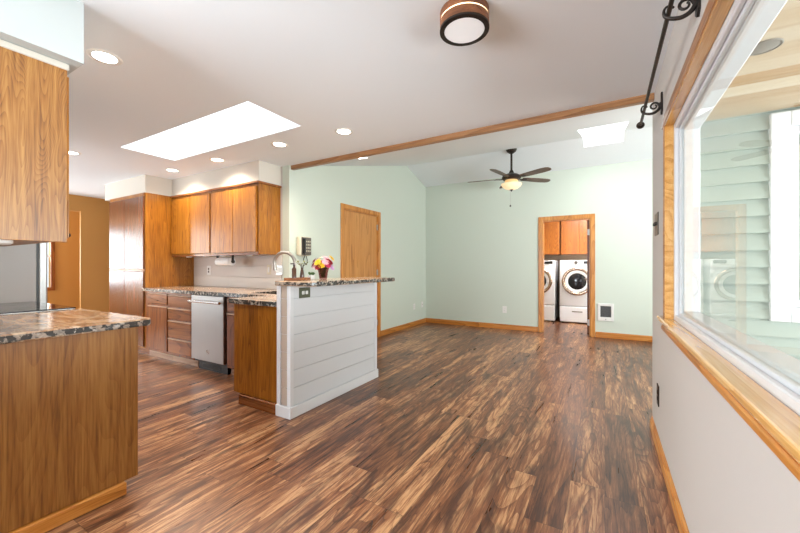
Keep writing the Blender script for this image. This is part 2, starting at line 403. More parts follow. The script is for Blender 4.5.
# wall of the wider part of the living room towards the porch, with a window in it
W3 = (.98, 2.08, .95, 2.06)
bm = B(); box(bm, .43, W3[0], 3.10, 3.213, 0, 2.62); box(bm, W3[1], 2.75, 3.10, 3.213, 0, 2.62); box(bm, W3[0], W3[1], 3.10, 3.213, 0, W3[2]); box(bm, W3[0], W3[1], 3.10, 3.213, W3[3], 2.62)
struct('wall_porch', bm, M['mint'], 'mint inner face of the wall towards the porch', 'wall')
bm = B(); box(bm, 2.63, 2.75, 3.213, 3.4, 0, 3.2); box(bm, 2.63, 2.75, 5.2, YFAR, 0, 3.2); box(bm, 2.63, 2.75, 3.4, 5.2, 0, .75); box(bm, 2.63, 2.75, 3.4, 5.2, 2.25, 3.2)  # opening invented to let daylight onto the mint walls
struct('wall_side', bm, M['mint'], 'mint side wall of the living room round the corner with an added opening for daylight', 'wall')
struct('wall_kitchen', bx(-8.05, XL-.12, YK, YK+.12, 0, ZC+.02), M['white_wall'], 'white kitchen back wall behind the cabinets', 'wall')
bm = B(); box(bm, -9.3, -9.05, .18, .30, 0, ZC+.02); box(bm, -9.05, -8.4, .18, .30, 2.2, ZC+.02); box(bm, -9.05, -8.4, .18, .30, 0, .6); box(bm, -5.05, -2.2, .18, .30, 0, ZC+.02); box(bm, -8.4, -5.05, .18, .30, 2.40, ZC+.02)  # gaps invented so unseen lamps reach the nook and kitchen
struct('wall_range', bm, M['white_wall'], 'kitchen wall behind the range and the fridge', 'wall')
bm = B(); box(bm, -8.0, -7.95, 2.57, YK, 0, ZC+.02); box(bm, -8.0, -7.95, .30, 2.57, 2.16, ZC+.02); box(bm, -8.07, -7.95, .30, .5, 0, 2.16)
struct('wall_dining', bm, M['brown_wall'], 'ochre brown wall with the wide opening left of the pantry', 'wall')
W5 = (.6, 2.52, .80, 2.0)
bm = B(); box(bm, -9.3, -9.2, .30, W5[0], 0, ZC+.02); box(bm, -9.3, -9.2, W5[1], YK+.12, 0, ZC+.02); box(bm, -9.3, -9.2, W5[0], W5[1], 0, W5[2]); box(bm, -9.3, -9.2, W5[0], W5[1], W5[3], ZC+.02); box(bm, -9.2, -8.05, YK, YK+.12, 0, ZC+.02)
struct('wall_nook', bm, M['brown_wall'], 'bright ochre wall beyond the opening with a wood framed window', 'wall')
struct('wall_entry', bx(-4.72, -4.6, -2.7, .18, 0, ZC+.02), M['white_wall'], 'white entry wall behind the camera', 'wall')
bm = B(); box(bm, -4.6, -4.3, -2.7, -2.58, 0, ZC+.02); box(bm, -.9, .43, -2.7, -2.58, 0, ZC+.02); box(bm, -4.3, -.9, -2.7, -2.58, 2.38, ZC+.02); box(bm, -4.3, -.9, -2.7, -2.58, 0, .45)  # wide opening invented to let daylight in from behind
struct('wall_rear', bm, M['white_wall'], 'white rear wall with a wide added daylight opening behind the camera', 'wall')
bm = B(); box(bm, -2.2, -2.08, 7.0, 9.1, 0, ZC); box(bm, 1.1, 1.2, 7.0, 9.1, 0, ZC); box(bm, -2.2, 1.2, 9.06, 9.16, 0, ZC)
struct('wall_laundry', bm, M['laundry_wall'], 'brown laundry room walls behind the washers', 'wall')
# soffits
bm = B(); box(bm, -5.36, -3.49, 2.75, YK, 2.2, ZC); box(bm, -6.57, -5.36, 2.41, YK, 2.2, ZC)
struct('wall_soffit', bm, M['soffit'], 'white soffit over the back wall cabinets and pantry', 'soffit')
bm = B(); box(bm, -5.05, -2.13, .30, .70, 2.157, ZC)
M['soffit_cool'] = paint('cool white soffit paint', (.56, .59, .585), .7)
struct('wall_soffit_front', bm, M['soffit_cool'], 'white soffit over the oak wall cabinet at upper left', 'soffit')
# kitchen ceiling skylight, ridge skylight: drywall shafts open to the sky, glazed on top
def shaft(name, x0, x1, y0, y1, zf, ztop, label):
    t = thing(name, label, 'skylight', ((x0+x1)/2, (y0+y1)/2, ztop), None, 'structure')
    bm = B(); th = .05
    ys = sorted({y0, y1} | ({RY} if y0 < RY < y1 else set()))
    for xa in (x0-th, x1):
        poly = [(xa, y, zf(y)+.10) for y in ys] + [(xa, y1, ztop), (xa, y0, ztop)]
        prism(bm, poly, (th, 0, 0))
    box(bm, x0-th, x1+th, y0-th, y0, zf(y0)+.10, ztop); box(bm, x0-th, x1+th, y1, y1+th, zf(y1)+.10, ztop)
    obj('shaft', bm, M['dusk'], t)
    bm = B(); box(bm, x0-th, x1+th, y0-th, y1+th, ztop, ztop+.012)
    obj('pane', bm, M['glass'], t)
    bm = B(); box(bm, x0-th-.03, x0, y0-th-.03, y1+th+.03, ztop+.012, ztop+.05); box(bm, x1, x1+th+.03, y0-th-.03, y1+th+.03, ztop+.012, ztop+.05)
    box(bm, x0, x1, y0-th-.03, y0, ztop+.012, ztop+.05); box(bm, x0, x1, y1, y1+th+.03, ztop+.012, ztop+.05)
    obj('frame', bm, M['vinyl'], t)
shaft('window_1', SK[0], SK[1], SK[2], SK[3], lambda y: ZC, 3.0, 'long white skylight shaft in the flat kitchen ceiling')
shaft('window_2', SR[0], SR[1], SR[2], SR[3], zv, 3.78, 'square white skylight on the ridge of the vaulted ceiling')
# oak strip along the ceiling break, baseboards
struct('trim_1', bx(XL-.02, XR, 3.095, 3.145, 2.392, ZC+.02, bev=.003), M['beam'], 'oak strip crossing the ceiling where the vault begins', 'trim')
def base(name, bm, mat, label): struct(name, bm, mat, label, 'baseboard')
BH, BT = .095, .016
bm = B(); box(bm, XL, XL+BT, D1[1]+.067, YFAR, 0, BH, bev=.004); box(bm, XL, XL+BT, YK+.0, D1[0]-.067, 0, BH, bev=.004)
base('baseboard_left', bm, M['oak_trim'], 'oak baseboard along the mint left wall')
bm = B(); box(bm, XL+BT, D2[0]-.075, YFAR-BT, YFAR, 0, BH, bev=.004); box(bm, D2[1]+.075, 2.63, YFAR-BT, YFAR, 0, BH, bev=.004)
base('baseboard_far', bm, M['oak_trim_x'], 'oak baseboard along the far wall')
bm = B(); box(bm, XR-BT, XR, -2.5, 3.213, 0, .062, bev=.003); box(bm, XR-.011, XR, -2.5, 3.213, .062, .08, bev=.003); box(bm, XR-.006, XR, -2.5, 3.213, .08, .092, bev=.002)
base('baseboard_right', bm, M['oak_trim'], 'stepped oak baseboard under the big window')
bm = B(); box(bm, -7.95, -6.42, YK-BT, YK, 0, BH)
base('baseboard_kitchen', bm, M['oak_trim_x'], 'oak baseboard left of the pantry')

# ------------------------------------------------------------------ doors
def casing_y(bm, xf, y0, y1, zt, w=.066, t=.018):   # on a wall facing +X
    box(bm, xf, xf+t, y0-w, y0, 0, zt+w, bev=.004); box(bm, xf, xf+t, y1, y1+w, 0, zt+w, bev=.004); box(bm, xf, xf+t, y0, y1, zt, zt+w, bev=.004)
    box(bm, xf-.12, xf+.004, y0, y0+.014, 0, zt); box(bm, xf-.12, xf+.004, y1-.014, y1, 0, zt); box(bm, xf-.12, xf+.004, y0+.014, y1-.014, zt-.014, zt)
t = thing('door_1', 'closed flat honey oak door in the mint left wall', 'door', (XL, (D1[0]+D1[1])/2, 0), None, 'structure')
bm = B(); casing_y(bm, XL, *D1); obj('door_frame', bm, M['oak_trim_z'], t)
obj('door_panel', bx(XL-.045, XL-.008, D1[0]+.017, D1[1]-.017, .008, D1[2]-.017, bev=.002), M['door_oak'], t)
for z in (.25, 1.10, 1.86):
    bm = B(); box(bm, XL-.008, XL+.004, D1[1]-.03, D1[1]-.002, z-.045, z+.045); tube(bm, [(XL+.006, D1[1]-.016, z-.048), (XL+.006, D1[1]-.016, z+.048)], .006)
    tag(obj('hinge', bm, M['nickel'], t), 'nickel hinge')
bm = lathe(B(), (XL-.008, D1[0]+.08, .96), [(.0, 0), (.032, 0), (.032, .006), (.011, .012), (.011, .035), (.026, .045), (.028, .058), (.018, .068), (0, .07)], 20, (1, 0, 0))
tag(obj('knob', bm, M['nickel'], t, True), 'round nickel knob')
t = thing('door_2', 'open oak laundry door in the far wall doorway, seen on its edge', 'door', ((D2[0]+D2[1])/2, YFAR, 0), None, 'structure')
bm = B(); wc = .07
for yf, s in ((YFAR, -1), (YFAR+.12, 1)):
    ya, yb = sorted((yf, yf+s*.018))
    box(bm, D2[0]-wc, D2[0], ya, yb, 0, D2[2]+wc, bev=.004); box(bm, D2[1], D2[1]+wc, ya, yb, 0, D2[2]+wc, bev=.004); box(bm, D2[0], D2[1], ya, yb, D2[2], D2[2]+wc, bev=.004)
box(bm, D2[0], D2[0]+.014, YFAR, YFAR+.12, 0, D2[2]); box(bm, D2[1]-.014, D2[1], YFAR, YFAR+.12, 0, D2[2]); box(bm, D2[0]+.014, D2[1]-.014, YFAR, YFAR+.12, D2[2]-.014, D2[2])
obj('door_frame', bm, M['oak_trim_z'], t)
obj('door_panel', bx(D2[1]-.056, D2[1]-.021, YFAR+.13, YFAR+.87, .01, D2[2]-.02, bev=.002), M['pantry'], t)
for z in (.22, 1.80):
    bm = B(); box(bm, D2[1]-.026, D2[1]-.0135, YFAR+.085, YFAR+.13, z-.05, z+.05); box(bm, D2[1]-.052, D2[1]-.026, YFAR+.126, YFAR+.1295, z-.05, z+.05); tube(bm, [(D2[1]-.02, YFAR+.125, z-.055), (D2[1]-.02, YFAR+.125, z+.055)], .008)
    tag(obj('hinge', bm, M['nickel'], t), 'nickel hinge')
bm = lathe(B(), (D2[1]-.056, YFAR+.80, .96), [(0, 0), (.03, 0), (.03, .006), (.011, .012), (.011, .035), (.026, .045), (.018, .066), (0, .068)], 20, (-1, 0, 0))
tag(obj('knob', bm, M['nickel'], t, True), 'round nickel knob')

# ------------------------------------------------------------------ the big window in the right wall
t = thing('window_3', 'large oak trimmed picture window in the right wall', 'window', (XR, (WY0+WY1)/2, WZ0), None, 'structure')
CX = .283; cw = .085
M['lit_sill_oak'] = wood('sill oak with painted light', hexc(180, 120, 52), hexc(218, 160, 84), hexc(236, 190, 120), 'Y', .18, 1.0, 1.0, .6)  # oak lightened, reflected window light is put into the colour
bm = B()   # casing: stepped profile, head and two legs
for a, b, x in ((0, .022, CX), (.022, .062, CX+.006), (.062, cw, CX+.011)):
    box(bm, x, XR, WY0-cw, WY1+cw, WZ1+a, WZ1+b, bev=.003)
box(bm, CX, XR, WY1, WY1+.03, .913, WZ1, bev=.003); box(bm, CX+.008, XR, WY1+.03, WY1+cw, .913, WZ1, bev=.003)
box(bm, CX, XR, WY0-cw, WY0, .913, WZ1, bev=.003)
M['shaded_casing_oak'] = wood('shaded oak casing', hexc(116, 72, 40), hexc(160, 106, 62), hexc(186, 134, 88), 'Y', .35)  # oak darkened, shading of the casing face is put into the colour
tag(obj('casing', bm, M['shaded_casing_oak'], t), 'stepped honey oak casing')
bm = B(); box(bm, CX+.004, .327, WY0, WY1, WZ1-.012, WZ1+.006); box(bm, CX+.004, .327, WY1-.012, WY1+.004, .913, WZ1-.012); box(bm, CX+.004, .327, WY0-.004, WY0+.012, .913, WZ1-.012)
obj('jamb', bm, M['lit_sill_oak'], t)
bm = B(); box(bm, .262, .328, WY0-.11, WY1+.11, .890, .913, bev=.006, seg=2)
sill = obj('sill', bm, M['lit_sill_oak'], t); tag(sill, 'deep honey oak sill')
bm = B(); box(bm, .277, XR, WY0-.09, WY1+.09, .872, .890, bev=.004); box(bm, .285, XR, WY0-.09, WY1+.09, .861, .872, bev=.003); box(bm, .281, XR, WY0-.09, WY1+.09, .836, .861, bev=.005)
obj('apron', bm, M['oak_trim'], t)
bm = B(); fw = .05    # vinyl frame, two steps
for x0, x1, f in ((.327, .346, .032), (.346, .362, .046), (.362, .43, .058)):
    a0, a1, b0, b1 = WY0+.012, WY1-.012, .905, WZ1-.012
    box(bm, x0, x1, a0, a0+f, b0, b1, bev=.004); box(bm, x0, x1, a1-f, a1, b0, b1, bev=.004); box(bm, x0, x1, a0+f, a1-f, b0, b0+f, bev=.004); box(bm, x0, x1, a0+f, a1-f, b1-f, b1, bev=.004)
obj('vinyl_frame', bm, M['vinyl'], t)
obj('pane', bx(.347, .351, WY0+.04, WY1-.04, .94, WZ1-.04), M['glass'], t)

# ------------------------------------------------------------------ porch outside that window
bm = B()
lap = .108; z = -.1; x1 = 3.4
while z < 2.62:
    for xa, xb, za, zb in ((.43, W3[0]-.09, -9, 9), (W3[1]+.09, x1, -9, 9), (W3[0]-.09, W3[1]+.09, -9, W3[2]-.09), (W3[0]-.09, W3[1]+.09, W3[3]+.09, 9)):
        z0, z1 = max(z, za), min(z+lap, zb)
        if z1-z0 > .004:
            t0 = .034-(z0-z)/lap*.027; t1 = .034-(z1-z)/lap*.027
            prism(bm, [(xa, 3.10, z0), (xa, 3.10-t0, z0), (xa, 3.10-t1, z1), (xa, 3.10, z1)], (xb-xa, 0, 0))
    z += lap
struct('wall_siding', bm, M['siding'], 'pale green lap siding of the porch wall seen through the big window', 'siding')
t = thing('window_4', 'white framed window in the green siding across the porch', 'window', ((W3[0]+W3[1])/2, 3.1, W3[2]), None, 'structure')
bm = B(); f = .09
def ring(bm, x0, x1, z0, z1, f, y0, y1, bev=.004):
    box(bm, x0, x0+f, y0, y1, z0, z1, bev=bev); box(bm, x1-f, x1, y0, y1, z0, z1, bev=bev); box(bm, x0+f, x1-f, y0, y1, z0, z0+f, bev=bev); box(bm, x0+f, x1-f, y0, y1, z1-f, z1, bev=bev)
ring(bm, W3[0]-.09, W3[1]+.09, W3[2]-.09, W3[3]+.09, .09, 3.055, 3.10); ring(bm, W3[0], W3[1], W3[2], W3[3], .04, 3.075, 3.15)
obj('frame', bm, M['vinyl'], t)
obj('pane', bx(W3[0]+.03, W3[1]-.03, 3.12, 3.125, W3[2]+.03, W3[3]-.03), M['glass'], t)
struct('ceiling_porch', bx(.43, 3.4, -1.2, 3.07, 2.17, 2.21), M['pine'], 'whitewashed pine plank porch ceiling', 'ceiling')
struct('floor_porch', bx(.43, 3.4, -1.2, 3.10, -.16, -.08), M['porch_floor'], 'grey porch floor outside the window', 'floor')
struct('trim_2', bx(.43, .50, 3.045, 3.10, -.08, 2.17), M['vinyl'], 'white corner board where siding meets the window wall', 'trim')
struct('ground', bx(-25, 25, -25, 30, -.4, -.25), M['ground'], 'ground outside the house', 'ground')
for i, y in enumerate((-1.1, 2.9)):
    struct('porch_post', bx(3.28, 3.4, y, y+.12, -.08, 2.17), M['vinyl'], 'white post at the %s outer corner of the porch' % ('near', 'far')[i], 'post')
t = thing('ceiling_speaker', 'round grey speaker grille in the pine porch ceiling', 'speaker', (.606, 2.155, 2.17))
obj('grille', lathe(B(), (.606, 2.155, 2.17), [(0, -.006), (.048, -.006), (.054, -.003), (.056, 0)], 32), M['speaker_grey'], t, True)
obj('rim', torus(B(), (.606, 2.155, 2.167), .057, .004), M['speaker_grey'], t, True)

# window in the nook wall
t = thing('window_5', 'wood framed window in the ochre wall beside the fridge', 'window', (-9.2, 1.56, .8), None, 'structure')
bm = B()
for a, b, c, d in ((W5[0]-.06, W5[0], W5[2]-.06, W5[3]+.06), (W5[1], W5[1]+.06, W5[2]-.06, W5[3]+.06), (W5[0], W5[1], W5[2]-.06, W5[2]), (W5[0], W5[1], W5[3], W5[3]+.06)):
    box(bm, -9.2, -9.18, a, b, c, d, bev=.003)
obj('frame', bm, M['cab_red'], t)
obj('pane', bx(-9.235, -9.23, W5[0], W5[1], W5[2], W5[3]), M['glass'], t)
bm = B(); box(bm, -9.25, -9.225, W5[1]-.13, W5[1]-.09, W5[2], W5[3]); box(bm, -9.25, -9.225, W5[0], W5[1], 1.38, 1.42)
obj('muntin', bm, M['vinyl'], t)

# ------------------------------------------------------------------ pantry and wall cabinets on the kitchen back wall
FY = 2.41                                     # face of pantry and base cabinets
t = thing('pantry_cabinet', 'tall amber oak pantry with four dark reddish doors at the end of the back counter', 'cabinet', (-5.87, YK, 0))
obj('body', bx(-6.38, -5.357, FY, YK-.001, .09, 2.199, bev=.003), M['cab'], t)
obj('toe_kick', bx(-6.38, -5.36, FY+.06, FY+.08, 0, .09), M['cab_red_x'], t)
for x0, x1 in ((-6.372, -5.908), (-5.902, -5.372)):
    for z0, z1 in ((.12, 1.135), (1.165, 2.150)):
        tag(obj('door', bx(x0, x1, FY-.021, FY-.001, z0, z1, bev=.004), M['pantry'], t), 'dark reddish oak door')
obj('top_rail', bx(-6.37, -5.37, FY-.012, FY-.001, 2.155, 2.197, bev=.002), M['cab'], t)
tag(obj('lip', bx(-6.372, -5.372, FY-.024, FY-.001, 1.138, 1.160, bev=.004), M['cab_lip'], t), 'pale finger pull lip between the doors')

UY = 2.75
def wall_cab(x0, xm, x1, label, end):
    t = thing('wall_cabinet', label, 'cabinet', ((x0+x1)/2, YK, 1.345), 'wall cabinets over the back counter')
    bm = B(); box(bm, x0, x1, UY, YK-.001, 1.345, 2.172, bev=.002)
    obj('body', bm, M['cab'], t)
    obj('bottom_rail', bx(x0, x1, UY-.004, UY+.02, 1.338, 1.362, bev=.002), M['cab_red_x'], t)
    for a, b in ((x0+.012, xm-.003), (xm+.003, x1-(.028 if end else .012))):
        obj('door', bx(a, b, UY-.021, UY-.001, 1.372, 2.145, bev=.005), M['cab'], t)
    xe = x1+.022 if end else x1
    bm = B(); box(bm, x0, xe, UY-.03, UY+.0, 2.172, 2.199, bev=.004)
    if end: box(bm, x1, xe, UY, YK-.001, 2.172, 2.199, bev=.004)
    box(bm, x0, x1, UY, YK-.001, 2.172, 2.199)
    obj('crown_trim', bm, M['cab_red_x'], t)
    return t
wall_cab(-5.355, -4.874, -4.416, 'amber oak wall cabinet next to the tall pantry, two doors', False)
wall_cab(-4.412, -3.957, -3.492, 'amber oak wall cabinet at the open end near the faucet, two doors', True)
px = [(-5.05, 'white puck lamp under the wall cabinet, nearest the pantry'), (-4.66, 'white puck lamp under the wall cabinets, second from the pantry'),
      (-4.28, 'white puck lamp under the wall cabinets, above the paper towel roll'), (-3.75, 'white puck lamp under the wall cabinets, nearest the faucet')]
for i, (x, lb) in enumerate(px):
    if i == 0:
        pk = thing('puck_light', lb, 'lamp', (x, 2.82, 1.344), 'puck lamps under the wall cabinets')
        obj('housing', lathe(B(), (x, 2.82, 1.344), [(0, 0), (.036, 0), (.036, -.012), (.028, -.018), (.024, -.018)], 24), M['puck'], pk, True)
        obj('lens', lathe(B(), (x, 2.82, 1.326), [(0, -.001), (.020, -.001), (.024, .0)], 20), M['puck'], pk, True)
    else: dup(pk, (x, 2.82, 1.344), lb)
# paper towel holder
t = thing('paper_towel_holder', 'under cabinet holder with a white paper towel roll', 'paper towel', (-4.28, 2.86, 1.344))
tag(obj('roll', lathe(B(), (-4.44, 2.86, 1.262), [(.02, 0), (.052, 0), (.054, .004), (.054, .286), (.052, .29), (.02, .29)], 28, (1, 0, 0)), M['paper'], t, True), 'white paper roll')
bm = B()
for x in (-4.455, -4.135):
    box(bm, x-.005, x+.005, 2.845, 2.875, 1.262, 1.344, bev=.002)
box(bm, -4.46, -4.13, 2.845, 2.875, 1.337, 1.344)
obj('bracket', bm, M['bronze'], t)
bm = tube(B(), [(-4.46, 2.86, 1.262), (-4.128, 2.86, 1.262)], .014); tube(bm, [(-4.131, 2.86, 1.262), (-4.122, 2.86, 1.262)], .022, 16)
obj('rod', bm, M['bronze'], t, True)
# backsplash boards
bm = B()
for k in range(3): box(bm, -5.356, -3.47, YK-.011, YK, .916+k*.146, .916+(k+1)*.146-.004 if k < 2 else 1.344, bev=.002)
struct('trim_3', bm, M['splash'], 'greige board backsplash over the back counter', 'backsplash')

# outlets and switches
def plate(name, label, cat, c, n, wd, ht, pm, fm, kind='duplex', gangs=1, horizontal=False, group=None):
    n = Vector(n); r = Vector((0, 0, 1)).cross(n); c = Vector(c)
    t = thing(name, label, cat, c, group)
    def bb(bm, a0, a1, b0, b1, d0, d1, bev=0):
        p = c + r*a0 + n*d0 + Vector((0, 0, b0)); q = c + r*a1 + n*d1 + Vector((0, 0, b1))
        return box(bm, p.x, q.x, p.y, q.y, p.z, q.z, bev)
    obj('cover_plate', bb(B(), -wd/2, wd/2, -ht/2, ht/2, 0, .006, .003), pm, t)
    for i in range(gangs):
        g0 = (i-(gangs-1)/2)*.046
        if kind == 'duplex':
            for s in (-1, 1):
                a, b = (s*.02, 0) if horizontal else (g0, s*.02)
                k = obj('socket', bb(B(), a-.014, a+.014, b-.014, b+.014, .006, .009, .004), fm, t)
                bm = B()
                for q in (-.006, .006):
                    if horizontal: bb(bm, a-.004, a+.004, b+q-.0012, b+q+.0012, .0088, .0096)
                    else: bb(bm, a+q-.0012, a+q+.0012, b-.004, b+.004, .0088, .0096)
                obj('slot', bm, M['black'], k)
        elif kind == 'toggle':
            k = obj('toggle', bb(B(), g0-.005, g0+.005, -.008, .012, .006, .020, .002), fm, t)
        elif kind == 'rocker':
            obj('rocker', bb(B(), g0-.016, g0+.016, -.033, .033, .006, .011, .002), fm, t)
        elif kind == 'jack':
            obj('jack', lathe(B(), c+n*.006, [(.007, 0), (.007, .004), (.004, .004), (.004, .012), (0, .012)], 12, n), M['nickel'], t)
    return t
NY = (0, -1, 0)
plate('wall_outlet', 'outlet with dark sockets on the backsplash beside the pantry', 'outlet', (-4.97, YK-.011, 1.145), NY, .09, .13, M['white_plastic'], M['bronze'])
plate('light_switch', 'narrow white switch on the backsplash left of the faucet spout', 'switch', (-3.69, YK-.011, 1.16), NY, .075, .125, M['cream'], M['white_plastic'], 'rocker')
plate('light_switch', 'wide two gang switch plate behind the faucet spout', 'switch', (-3.50, YK-.011, 1.155), NY, .12, .125, M['nickel'], M['white_plastic'], 'rocker', 2)
plate('wall_outlet', 'white outlet on the far mint wall left of the laundry door', 'outlet', (-1.665, YFAR, .375), NY, .08, .13, M['white_plastic'], M['white_plastic'])
plate('wall_outlet', 'white outlet on the left mint wall near the corner', 'outlet', (XL, 6.34, .39), (1, 0, 0), .075, .12, M['white_plastic'], M['white_plastic'])
plate('cable_jack', 'small white cable plate on the left mint wall, nearest the corner', 'outlet', (XL, 6.70, .40), (1, 0, 0), .075, .12, M['white_plastic'], M['white_plastic'], 'jack')
plate('light_switch', 'dark pewter three gang switch plate between wall corner and window casing', 'switch', (XR, 2.94, 1.485), (-1, 0, 0), .165, .15, M['pewter'], M['bronze'], 'toggle', 3)
plate('wall_outlet', 'dark scalloped outlet plate low on the right wall near its corner', 'outlet', (XR, 2.87, .355), (-1, 0, 0), .085, .135, M['bronze'], M['bronze'])

# ------------------------------------------------------------------ base cabinets on the back wall
def base_box(t, x0, x1, y0=FY, y1=YK-.012, ztop=.874):
    obj('body', bx(x0, x1, y0, y1, .09, ztop, bev=.002), M['cab_red'], t)
    obj('toe_kick', bx(x0, x1, y0+.05, y0+.07, 0, .09), M['cab_lip'], t)
def drawer(t, x0, x1, z0, z1):
    d = obj('drawer', bx(x0, x1, FY-.021, FY-.001, z0, z1, bev=.005), M['cab_red_x'], t)
    tag(obj('lip', bx(x0, x1, FY-.028, FY-.001, z1+.001, z1+.014, bev=.004), M['cab_lip'], d), 'pale finger pull lip')
C0, C1, C2, C3, C4 = -5.355, -4.765, -4.215, -3.588, -2.86
t = thing('base_cabinet', 'reddish oak base cabinet beside the pantry, one drawer over one door', 'cabinet', ((C0+C1)/2, YK, 0))
base_box(t, C0, C1-.002)
drawer(t, C0+.11, C1-.012, .715, .838)
d = obj('door', bx(C0+.11, C1-.012, FY-.021, FY-.001, .125, .675, bev=.005), M['cab_red'], t)
tag(obj('lip', bx(C0+.11, C1-.012, FY-.028, FY-.001, .676, .690, bev=.004), M['cab_lip'], d), 'pale finger pull lip')
t = thing('base_cabinet', 'reddish oak base cabinet with a stack of four drawers left of the dishwasher', 'cabinet', ((C1+C2)/2, YK, 0))
base_box(t, C1, C2-.004)
for z0, z1 in ((.705, .830), (.545, .668), (.320, .512), (.125, .290)): drawer(t, C1+.015, C2-.03, z0, z1)
t = thing('base_cabinet', 'narrow reddish oak base cabinet in the corner right of the dishwasher', 'cabinet', ((C3+C4)/2, YK, 0))
obj('body', bx(C3+.004, C4-.001, FY, YK-.012, .09, .68, bev=.002), M['cab_red'], t)
obj('face_frame', bx(C3+.004, C4-.001, FY, FY+.03, .681, .874, bev=.002), M['cab_red'], t)
obj('toe_kick', bx(C3+.004, C4-.001, FY+.05, FY+.07, 0, .09), M['cab_lip'], t)
drawer(t, C3+.03, C4-.36, .715, .838)
d = obj('door', bx(C3+.03, C4-.36, FY-.021, FY-.001, .125, .675, bev=.005), M['cab_red'], t)
tag(obj('lip', bx(C3+.03, C4-.36, FY-.028, FY-.001, .676, .690, bev=.004), M['cab_lip'], d), 'pale finger pull lip')
# dishwasher
t = thing('dishwasher', 'stainless steel dishwasher with a bar handle under the back counter', 'dishwasher', ((C2+C3)/2, YK, 0))
obj('body', bx(C2, C3, FY+.01, YK-.02, .09, .868), M['black'], t)
tag(obj('door', bx(C2+.006, C3-.006, FY-.036, FY+.009, .125, .866, bev=.006, seg=2), M['steel'], t), 'brushed stainless door')
hx0, hx1, hz, hy = C2+.045, C3-.03, .800, FY-.075
bm = tube(B(), [(hx0-.012, hy, hz), (hx1+.012, hy, hz)], .016, 14)
for x in (hx0+.04, hx1-.04): tube(bm, [(x, FY-.036, hz), (x, hy, hz)], .010)
tag(obj('handle', bm, M['chrome'], t, True), 'bright steel bar handle')
obj('control_strip', bx(C2+.01, C3-.01, FY-.030, FY+.0, .8665, .8735), M['black'], t)
bm = B()
box(bm, C2+.05, C3-.03, FY+.03, FY+.06, .0, .085)
kp = obj('kick_plate', bm, M['black'], t)
bm = B()
for k in range(4): box(bm, C2+.12, C3-.15, FY+.024, FY+.031, .02+k*.014, .026+k*.014)
obj('vent_slats', bm, M['dark_grille'], kp)
# round emblem: ring with two interlaced script strokes
ec = Vector(((C2+C3)/2+.02, FY-.037, .235))
bm = torus(B(), ec, .024, .0022, (0, -1, 0), 32, 6)
def stroke(bm, pts, r): tube(bm, [ec + Vector((a*.024, -.001, b*.024)) for a, b in pts], r, 6)
stroke(bm, [(-.05, .35), (-.25, .55), (-.45, .3), (-.45, -.15), (-.2, -.4), (.0, -.2), (-.02, .02), (-.2, .02)], .0018)
stroke(bm, [(.5, .3), (.3, .52), (.12, .3), (.3, .06), (.1, -.15), (.25, -.42), (.5, -.3)], .0018)
for a in (45, 135, 225, 315): stroke(bm, [(.78*math.cos(math.radians(a+s)), .78*math.sin(math.radians(a+s))) for s in (-22, 0, 22)], .0016)
tag(obj('badge', bm, M['chrome'], t, True), 'round chrome monogram emblem')

# ------------------------------------------------------------------ peninsula
HW = (-2.295, -2.145, 1.98, 3.20)
t = thing('base_cabinet', 'amber oak peninsula cabinet with a flat end panel beside the white half wall', 'cabinet', (-2.58, 2.2, 0))
obj('body', bx(-2.845, HW[0]-.004, 2.004, YK-.02, .095, .874), M['cab_red'], t)
obj('end_panel', bx(-2.855, HW[0]-.004, 1.985, 2.003, .09, .874, bev=.003), M['cab'], t)
bm = B(); box(bm, -2.775, HW[0]-.004, 1.972, 2.003, 0, .068, bev=.003); box(bm, -2.775, HW[0]-.004, 1.968, 2.003, .070, .088, bev=.005)
obj('base_molding', bm, M['cab_red_x'], t)
obj('toe_kick', bx(-2.78, -2.76, 2.01, 2.38, 0, .094), M['cab_red_x'], t)
t = thing('half_wall', 'white shiplap half wall carrying the raised bar top', 'half wall', (-2.22, 2.59, 0), None, 'structure')
obj('core', bx(HW[0]+.012, HW[1]-.012, HW[2]+.012, HW[3]-.012, 0, 1.047), M['shiplap'], t)
bm = B(); be = B(); z = .092; p = .142
while z < 1.047:
    z1 = min(z+p-.004, 1.047)
    box(bm, HW[1]-.012, HW[1]-.002, HW[2]+.034, HW[3]-.03, z, z1, bev=.0015)
    box(be, HW[0]+.046, HW[1]-.040, HW[2]+.002, HW[2]+.012, z, z1, bev=.0015)
    z += p
obj('shiplap_boards', bm, M['shiplap'], t)
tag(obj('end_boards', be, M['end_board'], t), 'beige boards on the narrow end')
bm = B()
for x0, x1, y0, y1 in ((HW[1]-.034, HW[1]+.004, HW[2]-.004, HW[2]+.034), (HW[0]-.002, HW[0]+.040, HW[2]-.004, HW[2]+.02), (HW[1]-.034, HW[1]+.004, HW[3]-.03, HW[3]+.004)):
    box(bm, x0, x1, y0, y1, .085, 1.047, bev=.003)
tag(obj('corner_board', bm, M['white_trim'], t), 'smooth white corner boards')
bm = B(); box(bm, HW[0]-.003, HW[1]+.016, HW[2]-.016, HW[2], 0, .09, bev=.004); box(bm, HW[1], HW[1]+.016, HW[2], HW[3]+.014, 0, .09, bev=.004)
tag(obj('plinth', bm, M['white_trim'], t), 'smooth white plinth board')
plate('wall_outlet', 'aged bronze outlet plate with white sockets on the half wall under the bar', 'outlet', (HW[1]-.002, 2.135, .985), (1, 0, 0), .125, .085, M['bronze_plate'], M['white_plastic'], 'duplex', 1, True)

